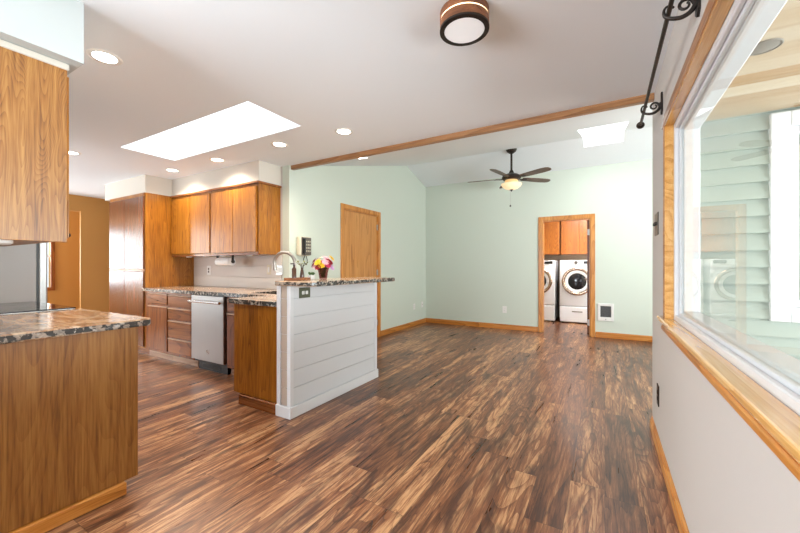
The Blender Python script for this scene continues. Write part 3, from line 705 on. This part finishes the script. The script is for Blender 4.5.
# countertops
def rough_edge(bm, amp=.004):
    for v in bm.verts:
        if abs(v.normal.z) < .95: v.co += Vector((random.uniform(-amp, amp), random.uniform(-amp, amp), 0))
def counter(cells, z0, z1):
    bm = B()
    for c in cells: box(bm, *c, z0, z1, bev=.004)
    return bm
def stone(poly, z0, z1, step=.05, amp=.004):
    """slab with a chiselled edge: outline subdivided and jittered, rounded arris"""
    pts = []
    for (a, b) in zip(poly, poly[1:]+poly[:1]):
        n = max(1, int(math.hypot(b[0]-a[0], b[1]-a[1])/step))
        for k in range(n):
            s = k/n; j = amp if k else 0
            pts.append((a[0]+(b[0]-a[0])*s+random.uniform(-j, j), a[1]+(b[1]-a[1])*s+random.uniform(-j, j)))
    bm = B(); rings = []
    cx = sum(p[0] for p in pts)/len(pts); cy = sum(p[1] for p in pts)/len(pts)
    for z, ins in ((z0, .004), (z0+.006, 0), (z1-.007, 0), (z1, .006)):
        ring_ = []
        for x, y in pts:
            d = Vector((x-cx, y-cy)).normalized(); ring_.append(bm.verts.new((x-d.x*ins+random.uniform(-1, 1)*.0012, y-d.y*ins, z)))
        rings.append(ring_)
    for a, b in zip(rings, rings[1:]):
        for k in range(len(a)): bm.faces.new((a[k], a[(k+1) % len(a)], b[(k+1) % len(b)], b[k]))
    bm.faces.new(rings[0][::-1]); bm.faces.new(rings[-1]); bmesh.ops.triangulate(bm, faces=[f for f in bm.faces if len(f.verts) > 4])
    return bm
CT0, CT1 = .876, .915
SX = (-3.32, -2.875, 2.52, 2.88)               # sink cut-out
bm = B()
for x0, x1, y0, y1 in ((-5.353, SX[0], FY-.045, YK-.013), (SX[0], SX[1], FY-.045, SX[2]), (SX[0], SX[1], SX[3], YK-.013), (SX[1], HW[0]-.002, FY-.045, YK-.013), (-2.885, HW[0]-.002, 1.955, FY-.045)):
    box(bm, x0, x1, y0, y1, CT0, CT1)
bmesh.ops.remove_doubles(bm, verts=bm.verts, dist=.0005)
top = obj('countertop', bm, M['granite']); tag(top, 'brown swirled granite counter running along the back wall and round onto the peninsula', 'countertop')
t = thing('sink', 'black undermount sink in the granite corner by the faucet', 'sink', ((SX[0]+SX[1])/2, (SX[2]+SX[3])/2, .70))
bm = B(); a0, a1, b0, b1 = SX
box(bm, a0-.012, a0-.001, b0-.012, b1+.012, .70, CT0-.001); box(bm, a1+.001, a1+.012, b0-.012, b1+.012, .70, CT0-.001)
box(bm, a0, a1, b0-.012, b0-.001, .70, CT0-.001); box(bm, a0, a1, b1+.001, b1+.012, .70, CT0-.001); box(bm, a0-.012, a1+.012, b0-.012, b1+.012, .69, .70)
obj('basin', bm, M['black'], t)
obj('drain', lathe(B(), ((a0+a1)/2, (b0+b1)/2, .701), [(0, 0), (.02, .001), (.04, .004), (.043, 0)], 20), M['nickel'], t, True)
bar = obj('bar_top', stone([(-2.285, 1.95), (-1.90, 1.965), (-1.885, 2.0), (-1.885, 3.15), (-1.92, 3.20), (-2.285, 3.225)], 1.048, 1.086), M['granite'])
tag(bar, 'raised granite bar top on the white half wall', 'bar top')
# faucet
fx, fy = -2.56, 2.42
t = thing('faucet', 'tall brushed nickel gooseneck faucet behind the bar top', 'faucet', (fx, fy, CT1))
obj('base', lathe(B(), (fx, fy, CT1), [(0, 0), (.030, 0), (.030, .008), (.024, .02), (.021, .06), (.018, .07), (0, .07)], 20), M['nickel'], t, True)
pts = [(fx, fy, CT1+.07), (fx, fy, 1.235)]
R = .100; ex, ey = -.90, -.44
for k in range(1, 15):
    a = PI*k/14*1.05; o_ = R*(1-math.cos(a)); pts.append((fx+ex*o_, fy+ey*o_, 1.235+R*math.sin(a)))
tag(obj('spout', tube(B(), pts, [.016]*len(pts), 14), M['nickel'], t, True), 'arched spout')
e = Vector(pts[-1]); dd = (e-Vector(pts[-2])).normalized()
obj('spray_head', tube(B(), [e, e+dd*.02, e+dd*.055], [.017, .021, .019], 14), M['nickel'], t, True)
bm = tube(B(), [(fx, fy+.018, 1.03), (fx+.004, fy+.05, 1.05), (fx-.01, fy+.085, 1.10)], [.008, .008, .006])
obj('lever', bm, M['nickel'], t, True)

# ------------------------------------------------------------------ things on the bar top and the wall behind
BZ = 1.0862
vx, vy = -2.17, 2.385
t = thing('flower_bouquet', 'bouquet of red, pink and yellow flowers in a tapered glass vase on the bar', 'flowers', (vx, vy, BZ))
vase = obj('vase', lathe(B(), (vx, vy, BZ), [(0, .001), (.030, .001), (.034, .006), (.042, .06), (.054, .105), (.051, .105), (.039, .06), (.029, .012), (0, .012)], 24), M['vase_glass'], t, True)
bm = B()
for k in range(16):
    a = k*2.4; r0 = .012*math.sqrt(k/16); r1 = .07*math.sqrt((k+.5)/16)
    tube(bm, [(vx+r0*math.cos(a), vy+r0*math.sin(a), BZ+.014), (vx+r1*.5*math.cos(a), vy+r1*.5*math.sin(a), BZ+.08), (vx+r1*math.cos(a), vy+r1*math.sin(a), BZ+.14)], .0025, 6)
obj('stems', bm, M['leaf'], t)
FC = {'deep red': hexc(150, 18, 36), 'magenta': hexc(205, 45, 95), 'pale pink': hexc(238, 180, 190), 'yellow': hexc(240, 200, 30), 'cream': hexc(240, 225, 190), 'lilac': hexc(215, 170, 215), 'orange': hexc(230, 110, 40)}
FM = {k: paint(k+' petal', c, .6) for k, c in FC.items()}
ctr = paint('flower centre', hexc(120, 80, 20), .8)
def flower(c, n, r, m, nm):
    u, v, d = frame_of(n); c = Vector(c); bm = B()
    for layer, (rr, tilt, cnt) in enumerate(((1, .15, 9), (.72, .5, 7), (.42, .9, 5))):
        for k in range(cnt):
            a = 2*PI*(k+.5*layer)/cnt; e = u*math.cos(a)+v*math.sin(a); s = d.cross(e)
            L = r*rr; tip = c+e*L*math.cos(tilt)+d*L*math.sin(tilt); mid = c+e*L*.6*math.cos(tilt)+d*(L*.6*math.sin(tilt)+.003); wd = L*.34
            vs = [bm.verts.new(q) for q in (c, mid-s*wd, tip-s*wd*.5, tip+s*wd*.5, mid+s*wd)]; bm.faces.new(vs)
    r_ = bmesh.ops.create_icosphere(bm, subdivisions=1, radius=r*.22); 
    for q in r_['verts']: q.co += c+d*r*.12
    return tag(obj('flower', bm, m, t), nm+' flower')
fl = [(-.075, -.01, .160, 'deep red'), (-.062, -.03, .120, 'pale pink'), (-.035, -.055, .148, 'yellow'), (.0, -.055, .122, 'yellow'), (-.03, .0, .180, 'cream'), (.03, -.045, .150, 'pale pink'),
      (.045, -.04, .125, 'magenta'), (.06, -.02, .15, 'deep red'), (.07, .01, .186, 'yellow'), (.075, -.02, .105, 'lilac'), (-.085, .01, .130, 'magenta'), (.02, .0, .188, 'pale pink'),
      (-.05, .03, .170, 'magenta'), (.03, .05, .168, 'deep red'), (-.01, .06, .15, 'orange'), (-.03, -.06, .108, 'deep red')]
rv = Vector((.8655, .5009, 0)); av = Vector((-.5009, .8655, 0))
for a, b, h, k in fl:
    c = Vector((vx, vy, BZ+h)) + rv*a + av*b
    flower(c, (rv*a*9 + av*(b*9-.15) + Vector((0, 0, .55))), .034, FM[k], k)
bm = B()
for k in range(14):
    a = k*2.4; c = Vector((vx, vy, BZ+.10)); e = Vector((math.cos(a), math.sin(a), .25)); s = Vector((-math.sin(a), math.cos(a), 0)); L = .06+.02*(k % 3)
    vs = [bm.verts.new(q) for q in (c, c+e*L*.5-s*.012, c+e*L, c+e*L*.5+s*.012)]; bm.faces.new(vs)
obj('leaves', bm, M['leaf'], t)

sx_, sy_ = -2.22, 2.29
t = thing('potted_succulent', 'little succulent in a square white pot left of the bouquet', 'plant', (sx_, sy_, BZ))
bm = B(); box(bm, sx_-.021, sx_+.021, sy_-.021, sy_+.021, BZ, BZ+.042, bev=.003); obj('pot', bm, M['white_plastic'], t)
bm = B()
for k in range(16):
    a = k*2.4; h = .25+.06*k; c = Vector((sx_, sy_, BZ+.040)); e = Vector((math.cos(a), math.sin(a), h)).normalized(); s = Vector((-math.sin(a), math.cos(a), 0)); L = .036
    tube(bm, [c, c+e*L*.55, c+e*L], [.004, .008, .001], 6)
obj('leaves', bm, M['leaf'], t)
tx, ty = -2.235, 2.16
t = thing('wooden_tray', 'narrow dark wooden tray on the bar behind the faucet', 'tray', (tx, ty, BZ))
bm = B(); r_ = (tx-.05, tx+.05, ty-.12, ty+.085); box(bm, *r_, BZ, BZ+.008, bev=.002)
for q in ((r_[0], r_[0]+.007, r_[2], r_[3]), (r_[1]-.007, r_[1], r_[2], r_[3]), (r_[0], r_[1], r_[2], r_[2]+.007), (r_[0], r_[1], r_[3]-.007, r_[3])): box(bm, *q, BZ+.006, BZ+.020, bev=.002)
obj('tray', bm, M['lamp_wood'], t)
def bottle(x, y, h, r, label):
    t = thing('soap_bottle', label, 'bottle', (x, y, BZ+.008))
    z = BZ+.0082
    obj('bottle', lathe(B(), (x, y, z), [(0, 0), (r, 0), (r, h*.62), (r*.45, h*.74), (r*.45, h*.82), (0, h*.82)], 20), M['bottle'], t, True)
    bm = lathe(B(), (x, y, z+h*.82), [(0, 0), (r*.5, 0), (r*.5, h*.06), (.004, h*.07), (.004, h*.15), (0, h*.15)], 14); tube(bm, [(x, y, z+h*.95), (x-.03, y-.01, z+h*.95)], .005, 8)
    obj('pump', bm, M['bronze'], t, True)
bottle(-2.245, 2.115, .135, .018, 'slim brown pump bottle on the tray, nearer the faucet')
t = thing('sprig_vase', 'narrow brown vase with leafy yellow green sprigs on the tray', 'vase', (-2.245, 2.205, BZ+.008))
x, y, z = -2.245, 2.205, BZ+.0082
obj('vase', lathe(B(), (x, y, z), [(0, 0), (.017, 0), (.020, .02), (.013, .07), (.010, .085), (.012, .095), (.009, .095), (.009, .02), (0, .02)], 18), M['bottle'], t, True)
bm = B(); bl = B()
for k in range(7):
    a = k*2*PI/7; q = [Vector((x, y, z+.03)), Vector((x+.012*math.cos(a), y+.012*math.sin(a), z+.11)), Vector((x+.05*math.cos(a), y+.05*math.sin(a), z+.13+.012*(k % 3)))]
    tube(bm, q, .0022, 6)
    for j in range(3):
        c = q[1].lerp(q[2], .3+.35*j); e = (q[2]-q[1]).normalized(); s = Vector((-e.y, e.x, .3)).normalized()*(1 if j % 2 else -1); dd = (e+s).normalized()*.028; n2 = dd.cross(Vector((0, 0, 1))).normalized()*.008
        bl.faces.new([bl.verts.new(p_) for p_ in (c, c+dd*.5-n2, c+dd, c+dd*.5+n2)])
obj('sprig_stems', bm, M['bronze'], t); obj('leaves', bl, M['leaf_y'], t)
# wall box on the mint wall
t = thing('wall_telephone', 'cream wall box with a dark patterned front on the mint wall behind the bar', 'wall box', (XL, 3.27, 1.45))
obj('body', bx(XL+.001, XL+.085, 3.17, 3.36, 1.335, 1.575, bev=.022, seg=3), M['cream'], t, True)
tag(obj('front_plate', bx(XL+.085, XL+.092, 3.185, 3.35, 1.345, 1.565, bev=.003), M['pewter'], t), 'dark front plate')
bm = B()
tube(bm, [(XL+.105, 3.22, 1.545), (XL+.112, 3.22, 1.50), (XL+.112, 3.22, 1.42), (XL+.105, 3.22, 1.37)], [.018, .012, .012, .018], 12)
tag(obj('handset', bm, M['black'], t, True), 'dark handset')
for j in range(4):
    for i in range(3): obj('key', bx(XL+.092, XL+.096, 3.26+i*.028, 3.276+i*.028, 1.385+j*.040, 1.403+j*.040, bev=.002), M['cream'], t)
pts = [(XL+.10, 3.22+.012*math.sin(k*.9), 1.37-.016*k) for k in range(9)] + [(XL+.09, 3.27, 1.22), (XL+.07, 3.30, 1.28), (XL+.05, 3.30, 1.345)]
tag(obj('cord', tube(B(), pts, .005, 8), M['black'], t, True), 'dark hanging cord')

# ------------------------------------------------------------------ front run: base cabinet, range, fridge, upper cabinet
PX = -2.20
t = thing('base_cabinet', 'weathered oak base cabinet with a wide flat end panel in the left foreground', 'cabinet', (-2.65, .62, 0))
obj('body', bx(-3.08, PX-.018, .31, .93, .068, .874), M['cab_red'], t)
obj('end_panel', bx(PX-.018, PX, .31, .955, .066, .874, bev=.002), M['panel_oak'], t)
obj('toe_board', bx(PX-.014, PX+.020, .31, .895, 0, .064, bev=.004), M['oak_trim'], t)
obj('toe_kick', bx(-3.08, PX-.02, .85, .87, 0, .066), M['cab_red_x'], t)
for x0, x1 in ((-3.07, -2.65), (-2.64, -2.225)):
    obj('door', bx(x0, x1, .931, .951, .10, .67, bev=.004), M['cab_red'], t); obj('drawer', bx(x0, x1, .931, .951, .70, .855, bev=.004), M['cab_red_x'], t)
t = thing('base_cabinet', 'narrow oak base cabinet between the range and the fridge', 'cabinet', (-3.98, .62, 0))
obj('body', bx(-4.06, -3.875, .31, .93, .068, .874), M['cab_red'], t); obj('door', bx(-4.055, -3.88, .931, .951, .10, .86, bev=.004), M['cab_red'], t); obj('toe_kick', bx(-4.06, -3.875, .85, .87, 0, .066), M['cab_red_x'], t)
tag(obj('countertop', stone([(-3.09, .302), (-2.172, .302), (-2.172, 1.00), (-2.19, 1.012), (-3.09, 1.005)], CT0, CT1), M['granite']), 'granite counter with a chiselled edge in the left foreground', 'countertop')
tag(obj('countertop', bx(-4.06, -3.875, .302, 1.005, CT0, CT1, bev=.004), M['granite']), 'short strip of granite counter between the range and the fridge', 'countertop')
t = thing('kitchen_range', 'range with a black glass cooktop set into the granite counter', 'stove', (-3.48, .64, 0))
obj('body', bx(-3.868, -3.095, .302, .95, .03, .90, bev=.004), M['steel'], t)
tag(obj('cooktop', bx(-3.872, -3.092, .302, .975, .917, .926, bev=.003), M['black_glass'], t), 'black glass cooktop')
tag(obj('cooktop_rim', bx(-3.868, -3.095, .304, .970, .900, .9168), M['steel'], t), 'steel rim')
for x, y, r in ((-3.70, .80, .09), (-3.28, .80, .075), (-3.70, .50, .075), (-3.28, .50, .10)):
    obj('burner_ring', torus(B(), (x, y, .9262), r, .0016, (0, 0, 1), 40, 4, .3), M['dark_grille'], t)
obj('oven_door', bx(-3.86, -3.10, .951, .985, .22, .74, bev=.006), M['black_glass'], t)
bm = tube(B(), [(-3.82, 1.03, .70), (-3.14, 1.03, .70)], .012, 12); tube(bm, [(-3.78, .985, .70), (-3.78, 1.03, .70)], .008); tube(bm, [(-3.18, .985, .70), (-3.18, 1.03, .70)], .008)
obj('handle', bm, M['steel'], t, True)
bm = B(); box(bm, -3.86, -3.10, .951, .985, .76, .895, bev=.004); obj('control_panel', bm, M['black'], t)
for k in range(4): obj('knob', lathe(B(), (-3.74+k*.17, .986, .83), [(0, 0), (.022, 0), (.02, .022), (0, .024)], 18, (0, 1, 0)), M['steel'], t, True)
obj('drawer', bx(-3.86, -3.10, .951, .98, .05, .20, bev=.004), M['steel'], t)
t = thing('refrigerator', 'grey refrigerator seen from its pebbled side past the cooktop', 'refrigerator', (-4.5, .68, 0))
obj('body', bx(-4.98, -4.09, .31, 1.035, .03, 1.76, bev=.006), M['fridge_side'], t)
obj('door', bx(-4.98, -4.092, 1.05, 1.105, .06, 1.425, bev=.012, seg=3), M['steel'], t); obj('freezer_door', bx(-4.98, -4.092, 1.05, 1.105, 1.435, 1.76, bev=.012, seg=3), M['steel'], t)
obj('gasket', bx(-4.97, -4.10, 1.034, 1.051, .07, 1.75), M['black'], t)
for z0, z1 in ((.75, 1.38), (1.47, 1.68)):
    bm = tube(B(), [(-4.90, 1.105, z0), (-4.90, 1.15, z0+.02), (-4.90, 1.15, z1-.02), (-4.90, 1.105, z1)], .011, 10); obj('handle', bm, M['steel'], t, True)
for x in (-4.9, -4.17):
    for y in (.38, .96): obj('foot', tube(B(), [(x, y, 0), (x, y, .035)], .02, 10), M['black'], t)
t = thing('wall_cabinet', 'oak wall cabinet with a strong cathedral grain side at upper left', 'cabinet', (-2.64, .48, 1.315))
obj('body', bx(-3.08, PX-.014, .302, .640, 1.318, 2.125), M['upper_oak'], t)
obj('side_panel', bx(PX-.014, PX, .302, .6615, 1.314, 2.135, bev=.002), M['upper_oak'], t)
for x0, x1 in ((-3.075, -2.645), (-2.64, -2.206)):
    d = obj('door', bx(x0, x1, .6625, .670, 1.335, 2.10, bev=.002), M['cab'], t)
obj('knob', lathe(B(), (-2.220, .669, 1.350), [(0, 0), (.008, 0), (.010, .004), (.008, .009), (0, .010)], 14, (0, 1, 0)), M['bronze'], t, True)
tag(obj('top_trim', bx(-3.08, PX+.006, .302, .668, 2.126, 2.156, bev=.004), M['soffit'], t), 'beige painted strip under the soffit')
t = thing('puck_light', 'white puck lamp under the oak wall cabinet at upper left', 'lamp', (-2.30, .47, 1.317))
obj('housing', lathe(B(), (-2.30, .47, 1.3175), [(0, 0), (.036, 0), (.036, -.014), (.028, -.020), (0, -.020)], 24), M['puck'], t, True)
obj('lens', lathe(B(), (-2.30, .47, 1.2975), [(0, -.001), (.022, -.001), (.026, .0005)], 20), M['puck'], t, True)

# ------------------------------------------------------------------ laundry
def washer():
    x0, x1, yf, yb = -.846, -.166, 8.30, 9.02
    t = thing('washing_machine', 'white front loading machine on a pedestal, full door in view right', 'washing machine', ((x0+x1)/2, (yf+yb)/2, 0))
    obj('body', bx(x0, x1, yf, yb, .362, 1.335, bev=.018, seg=3), M['appliance'], t, True)
    cx, cz = (x0+x1)/2, .885
    ringo = obj('door_ring', torus(B(), (cx, yf-.012, cz), .262, .034, (0, -1, 0), 56, 12, .8), M['copper'], t, True); tag(ringo, 'rose bronze chrome door ring')
    obj('inner_ring', lathe(B(), (cx, yf, cz), [(.250, .010), (.215, .030), (.178, .022), (.178, .002)], 56, (0, -1, 0)), M['appliance'], t, True)
    tag(obj('door_glass', lathe(B(), (cx, yf, cz), [(0, .040), (.08, .036), (.14, .024), (.178, .008)], 48, (0, -1, 0)), M['black_glass'], t, True), 'dark glass bowl')
    bm = B(); box(bm, x0+.46, x1-.04, yf-.004, yf+.01, 1.255, 1.315, bev=.002); obj('display', bm, M['black'], t)
    bm = lathe(B(), (cx-.02, yf, 1.285), [(0, .022), (.030, .022), (.034, .0)], 28, (0, -1, 0)); tag(obj('dial', bm, M['pewter'], t, True), 'dark dial')
    bm = B(); box(bm, x0+.04, x0+.20, yf-.003, yf+.01, 1.25, 1.315, bev=.004); obj('detergent_drawer', bm, M['appliance'], t)
    bm = B()
    for k in range(5): lathe(bm, (cx+.07+.028*k, yf, 1.235), [(0, .006), (.008, .006), (.009, 0)], 12, (0, -1, 0))
    obj('buttons', bm, M['nickel'], t)
    ped = obj('pedestal', bx(x0+.004, x1-.004, yf+.006, yb, .02, .352, bev=.010, seg=2), M['appliance'], t)
    dr = obj('drawer', bx(x0+.008, x1-.008, yf-.010, yf+.006, .035, .345, bev=.006), M['appliance'], ped)
    obj('handle', bx(cx-.10, cx+.10, yf-.016, yf-.008, .240, .262, bev=.003), M['pewter'], dr)
    for x in (x0+.06, x1-.06):
        for y in (yf+.07, yb-.07): obj('foot', tube(B(), [(x, y, 0), (x, y, .022)], .022, 10), M['black'], t)
    return t
ws = washer(); ws['group'] = 'laundry machines'
l = ws.location
dup(ws, (l.x-.775, l.y, 0), 'white front loading machine half hidden behind the left door casing')
def laundry_cab(x0, xm, x1, label):
    t = thing('wall_cabinet', label, 'cabinet', ((x0+x1)/2, 9.05, 1.47), 'laundry wall cabinets')
    obj('body', bx(x0, x1, 8.72, 9.055, 1.47, 2.36), M['laundry_oak'], t)
    for a, b in ((x0+.010, xm-.007), (xm+.007, x1-.010)): obj('door', bx(a, b, 8.695, 8.719, 1.478, 2.35, bev=.003), M['laundry_oak'], t)
laundry_cab(-1.78, -1.33, -.885, 'oak cabinet above the half hidden left washer')
laundry_cab(-.865, -.49, -.02, 'oak cabinet above the fully seen washer')

# ------------------------------------------------------------------ wall heater
t = thing('wall_heater', 'white framed wall heater with a dark grille right of the laundry door', 'heater', (.01, YFAR, .43))
hx0, hx1, hz0, hz1 = -.108, .128, .285, .580
bm = B(); y0, y1 = YFAR-.022, YFAR
box(bm, hx0, hx0+.04, y0, y1, hz0, hz1, bev=.005); box(bm, hx1-.04, hx1, y0, y1, hz0, hz1, bev=.005); box(bm, hx0+.04, hx1-.04, y0, y1, hz1-.045, hz1, bev=.005); box(bm, hx0+.04, hx1-.04, y0, y1, hz0, hz0+.065, bev=.005)
obj('frame', bm, M['white_plastic'], t)
bm = B(); box(bm, hx0+.04, hx1-.04, YFAR-.006, YFAR, hz0+.065, hz1-.045)
for k in range(14): z = hz0+.072+k*.013; box(bm, hx0+.04, hx1-.04, YFAR-.014, YFAR-.004, z, z+.005)
tag(obj('grille', bm, M['dark_grille'], t), 'dark slatted grille')
obj('knob', lathe(B(), (.01, YFAR-.022, hz0+.03), [(0, .008), (.008, .008), (.010, 0)], 16, (0, -1, 0)), M['nickel'], t, True)

# ------------------------------------------------------------------ lights
def lamp(name, kind, loc, energy, color, parent, **k):
    d = bpy.data.lights.new(name, kind); d.energy = energy; d.color = color
    for a, v in k.items(): setattr(d, a, v)
    o = bpy.data.objects.new(name, d); COL.objects.link(o); o.parent = parent; o.location = Vector(loc)-wpos(parent); return o
DL = [(-2.075, 2.558, 'recessed light in the flat ceiling nearest the oak strip and bar'), (-2.86, 2.50, 'recessed light above the kitchen wall end by the faucet'), (-3.90, 2.50, 'recessed light in front of the soffit over the dishwasher'),
      (-4.82, 2.48, 'recessed light in front of the soffit beside the pantry'), (-2.565, .94, 'large recessed light beside the soffit at upper left'), (-5.03, 1.542, 'recessed light peeking past the oak wall cabinet at left')]
for i, (x, y, lb) in enumerate(DL):
    if i == 0:
        dl = thing('recessed_light', lb, 'ceiling light', (x, y, ZC), 'recessed ceiling lights in the kitchen')
        obj('trim_ring', lathe(B(), (x, y, ZC), [(.058, -.001), (.066, -.006), (.082, -.004), (.086, 0)], 32), M['white_plastic'], dl, True)
        obj('lens', lathe(B(), (x, y, ZC-.002), [(0, -.001), (.058, -.001), (.060, .0015)], 32), M['lens'], dl)
        lamp('bulb', 'SPOT', (x, y, ZC-.02), 28, (1.0, .86, .68), dl, spot_size=math.radians(150), spot_blend=.6, shadow_soft_size=.05)
    else: dup(dl, (x, y, ZC), lb)
vy_ = 3.60; t = thing('recessed_light', 'recessed light on the vaulted slope just beyond the oak strip', 'ceiling light', (-2.62, vy_, zv(vy_)))
ax = (0, .2385, -.971); c = Vector((-2.62, vy_, zv(vy_)))
obj('trim_ring', lathe(B(), c, [(.058, .001), (.066, .006), (.082, .004), (.086, 0)], 32, ax), M['white_plastic'], t, True)
obj('lens', lathe(B(), c, [(0, .003), (.058, .003), (.060, .0005)], 32, ax), M['lens'], t)
# drum flush mount light
dx, dy = -.595, 1.655
t = thing('drum_ceiling_light', 'round walnut drum ceiling light with a glowing gap and white diffuser', 'ceiling light', (dx, dy, ZC))
R = .118
obj('canopy', lathe(B(), (dx, dy, ZC), [(0, 0), (R-.012, 0), (R-.012, -.086), (0, -.086)], 40), M['bronze'], t, True)
tag(obj('upper_band', lathe(B(), (dx, dy, ZC), [(R-.012, 0), (R, 0), (R, -.034), (R-.012, -.034)], 56), M['lamp_wood'], t, True), 'walnut band against the ceiling')
tag(obj('glow_ring', lathe(B(), (dx, dy, ZC), [(R-.012, -.034), (R-.002, -.034), (R-.002, -.041), (R-.012, -.041)], 56), M['glow'], t, True), 'glowing gap between the bands')
tag(obj('lower_band', lathe(B(), (dx, dy, ZC), [(R-.012, -.041), (R, -.041), (R, -.082), (R-.004, -.086)], 56), M['lamp_wood'], t, True), 'lower walnut band')
tag(obj('rim', lathe(B(), (dx, dy, ZC), [(R+.001, -.080), (R+.001, -.090), (R-.021, -.092), (R-.021, -.084)], 56), M['bronze'], t, True), 'dark metal rim')
tag(obj('diffuser', lathe(B(), (dx, dy, ZC), [(0, -.091), (R-.024, -.091), (R-.021, -.088)], 56), M['diffuser'], t), 'white diffuser')
# ceiling fan
fx, fy, fz = -1.352, RY, 2.692
t = thing('ceiling_fan', 'bronze ceiling fan with five dark blades and a lit bowl on the vault ridge', 'ceiling fan', (fx, fy, RZ))
def L(name, prof, z, mat, lab=None, seg=36, parent=None):
    o = obj(name, lathe(B(), (fx, fy, z), prof, seg), mat, parent or t, True)
    return tag(o, lab) if lab else o
L('canopy', [(0, .03), (.085, .03), (.085, -.02), (.07, -.045), (.03, -.075), (0, -.075)], RZ, M['bronze'])
L('downrod', [(.017, 0), (.017, -.36)], RZ-.06, M['bronze'])
L('motor_housing', [(.02, .12), (.03, .10), (.045, .065), (.10, .045), (.150, .012), (.155, -.02), (.135, -.045), (.10, -.05), (0, -.05)], fz, M['bronze'])
L('switch_housing', [(.095, -.05), (.105, -.06), (.105, -.10), (.14, -.112), (.0, -.112)], fz, emis('amber collar', (1.0, .62, .25), .35, (.6, .42, .2)), 'lit amber collar under the motor')
L('light_bowl', [(.165, -.112), (.168, -.118), (.150, -.155), (.105, -.190), (.05, -.208), (0, -.212)], fz, M['bowl'], 'alabaster glass bowl')
L('finial', [(.03, -.206), (.026, -.218), (.010, -.226), (.008, -.238), (0, -.242)], fz, M['bronze'], None, 16)
bm = B(); tube(bm, [(fx-.01, fy-.03, fz-.212), (fx-.01, fy-.03, fz-.47)], .0016, 6)
ch = obj('pull_chain', bm, M['nickel'], t)
obj('pull_knob', lathe(B(), (fx-.01, fy-.03, fz-.50), [(0, 0), (.012, .004), (.014, .018), (.006, .032), (0, .034)], 14), M['bronze'], ch, True)
for k in range(5):
    a = math.radians(44+72*k); e = Vector((math.cos(a), math.sin(a), 0)); s = Vector((-e.y, e.x, 0)); c = Vector((fx, fy, fz-.022))
    tl = -.20; up = Vector((0, 0, 1)); sd = (s+up*tl).normalized(); bn = e.cross(sd)
    prof = [(.20, .052), (.30, .060), (.45, .068), (.60, .070), (.68, .062), (.72, .042), (.735, .0)]
    out = [c+e*x+sd*y for x, y in prof] + [c+e*x-sd*y for x, y in prof[-2::-1]]
    bm = B(); prism(bm, [p_+bn*.004 for p_ in out], -bn*.008)
    bl_ = obj('blade', bm, M['dark_wood'], t)
    bm = B(); tube(bm, [c+e*.11, c+e*.17-up*.008, c+e*.25], [.012, .009, .010], 8); prism(bm, [c+e*.19+sd*.030-bn*.004, c+e*.27+sd*.036-bn*.004, c+e*.29-bn*.004, c+e*.27-sd*.036-bn*.004, c+e*.19-sd*.030-bn*.004], -bn*.005)
    tag(obj('blade_iron', bm, M['bronze'], bl_), 'bronze blade arm')

# ------------------------------------------------------------------ curtain rod above the window
rx, rz = .214, 2.185
t = thing('curtain_rod', 'dark iron curtain rod with ball finial on scroll brackets above the window', 'curtain rod', (XR, 1.7, rz))
obj('rod', tube(B(), [(rx, .05, rz), (rx, 2.94, rz)], .0085, 16), M['bronze'], t, True)
for y, s in ((2.94, 1), (.05, -1)):
    obj('finial', lathe(B(), (rx, y, rz), [(0, -.004), (.012, -.004), (.012, .008), (.009, .012), (.020, .022), (.025, .038), (.020, .054), (0, .062)], 20, (0, s, 0)), M['bronze'], t, True)
for y in (2.68, 1.70, .62):
    bm = B()
    # wall plate: flared leaf shape
    prism(bm, [(XR-.0005, y-.012, rz+.080), (XR-.0005, y-.022, rz+.02), (XR-.0005, y-.026, rz-.035), (XR-.0005, y, rz-.055), (XR-.0005, y+.026, rz-.035), (XR-.0005, y+.022, rz+.02), (XR-.0005, y+.012, rz+.080)], (-.009, 0, 0))
    pts = [(XR-.006, y, rz+.02), (XR-.02, y, rz-.02), (XR-.05, y, rz-.038), (rx+.01, y, rz-.034), (rx-.012, y, rz-.02), (rx-.017, y, rz), (rx-.010, y, rz+.016), (rx+.004, y, rz+.017), (rx+.014, y, rz+.006)]
    q = smooth(pts); tube(bm, q, [.010-.006*min(1, k/len(q)*1.3) for k in range(len(q))], 10)
    sc = [(XR-.008, y, rz-.01)]
    for k in range(16):
        a = k/15*2*PI*1.15 + .2; r = .024*(1-k/15*.62); sc.append((XR-.042+r*math.cos(a), y, rz+.004+r*math.sin(a)))
    tube(bm, sc, [.010]+[.007-.0002*k for k in range(16)], 8)
    obj('bracket', bm, M['bronze'], t, True)
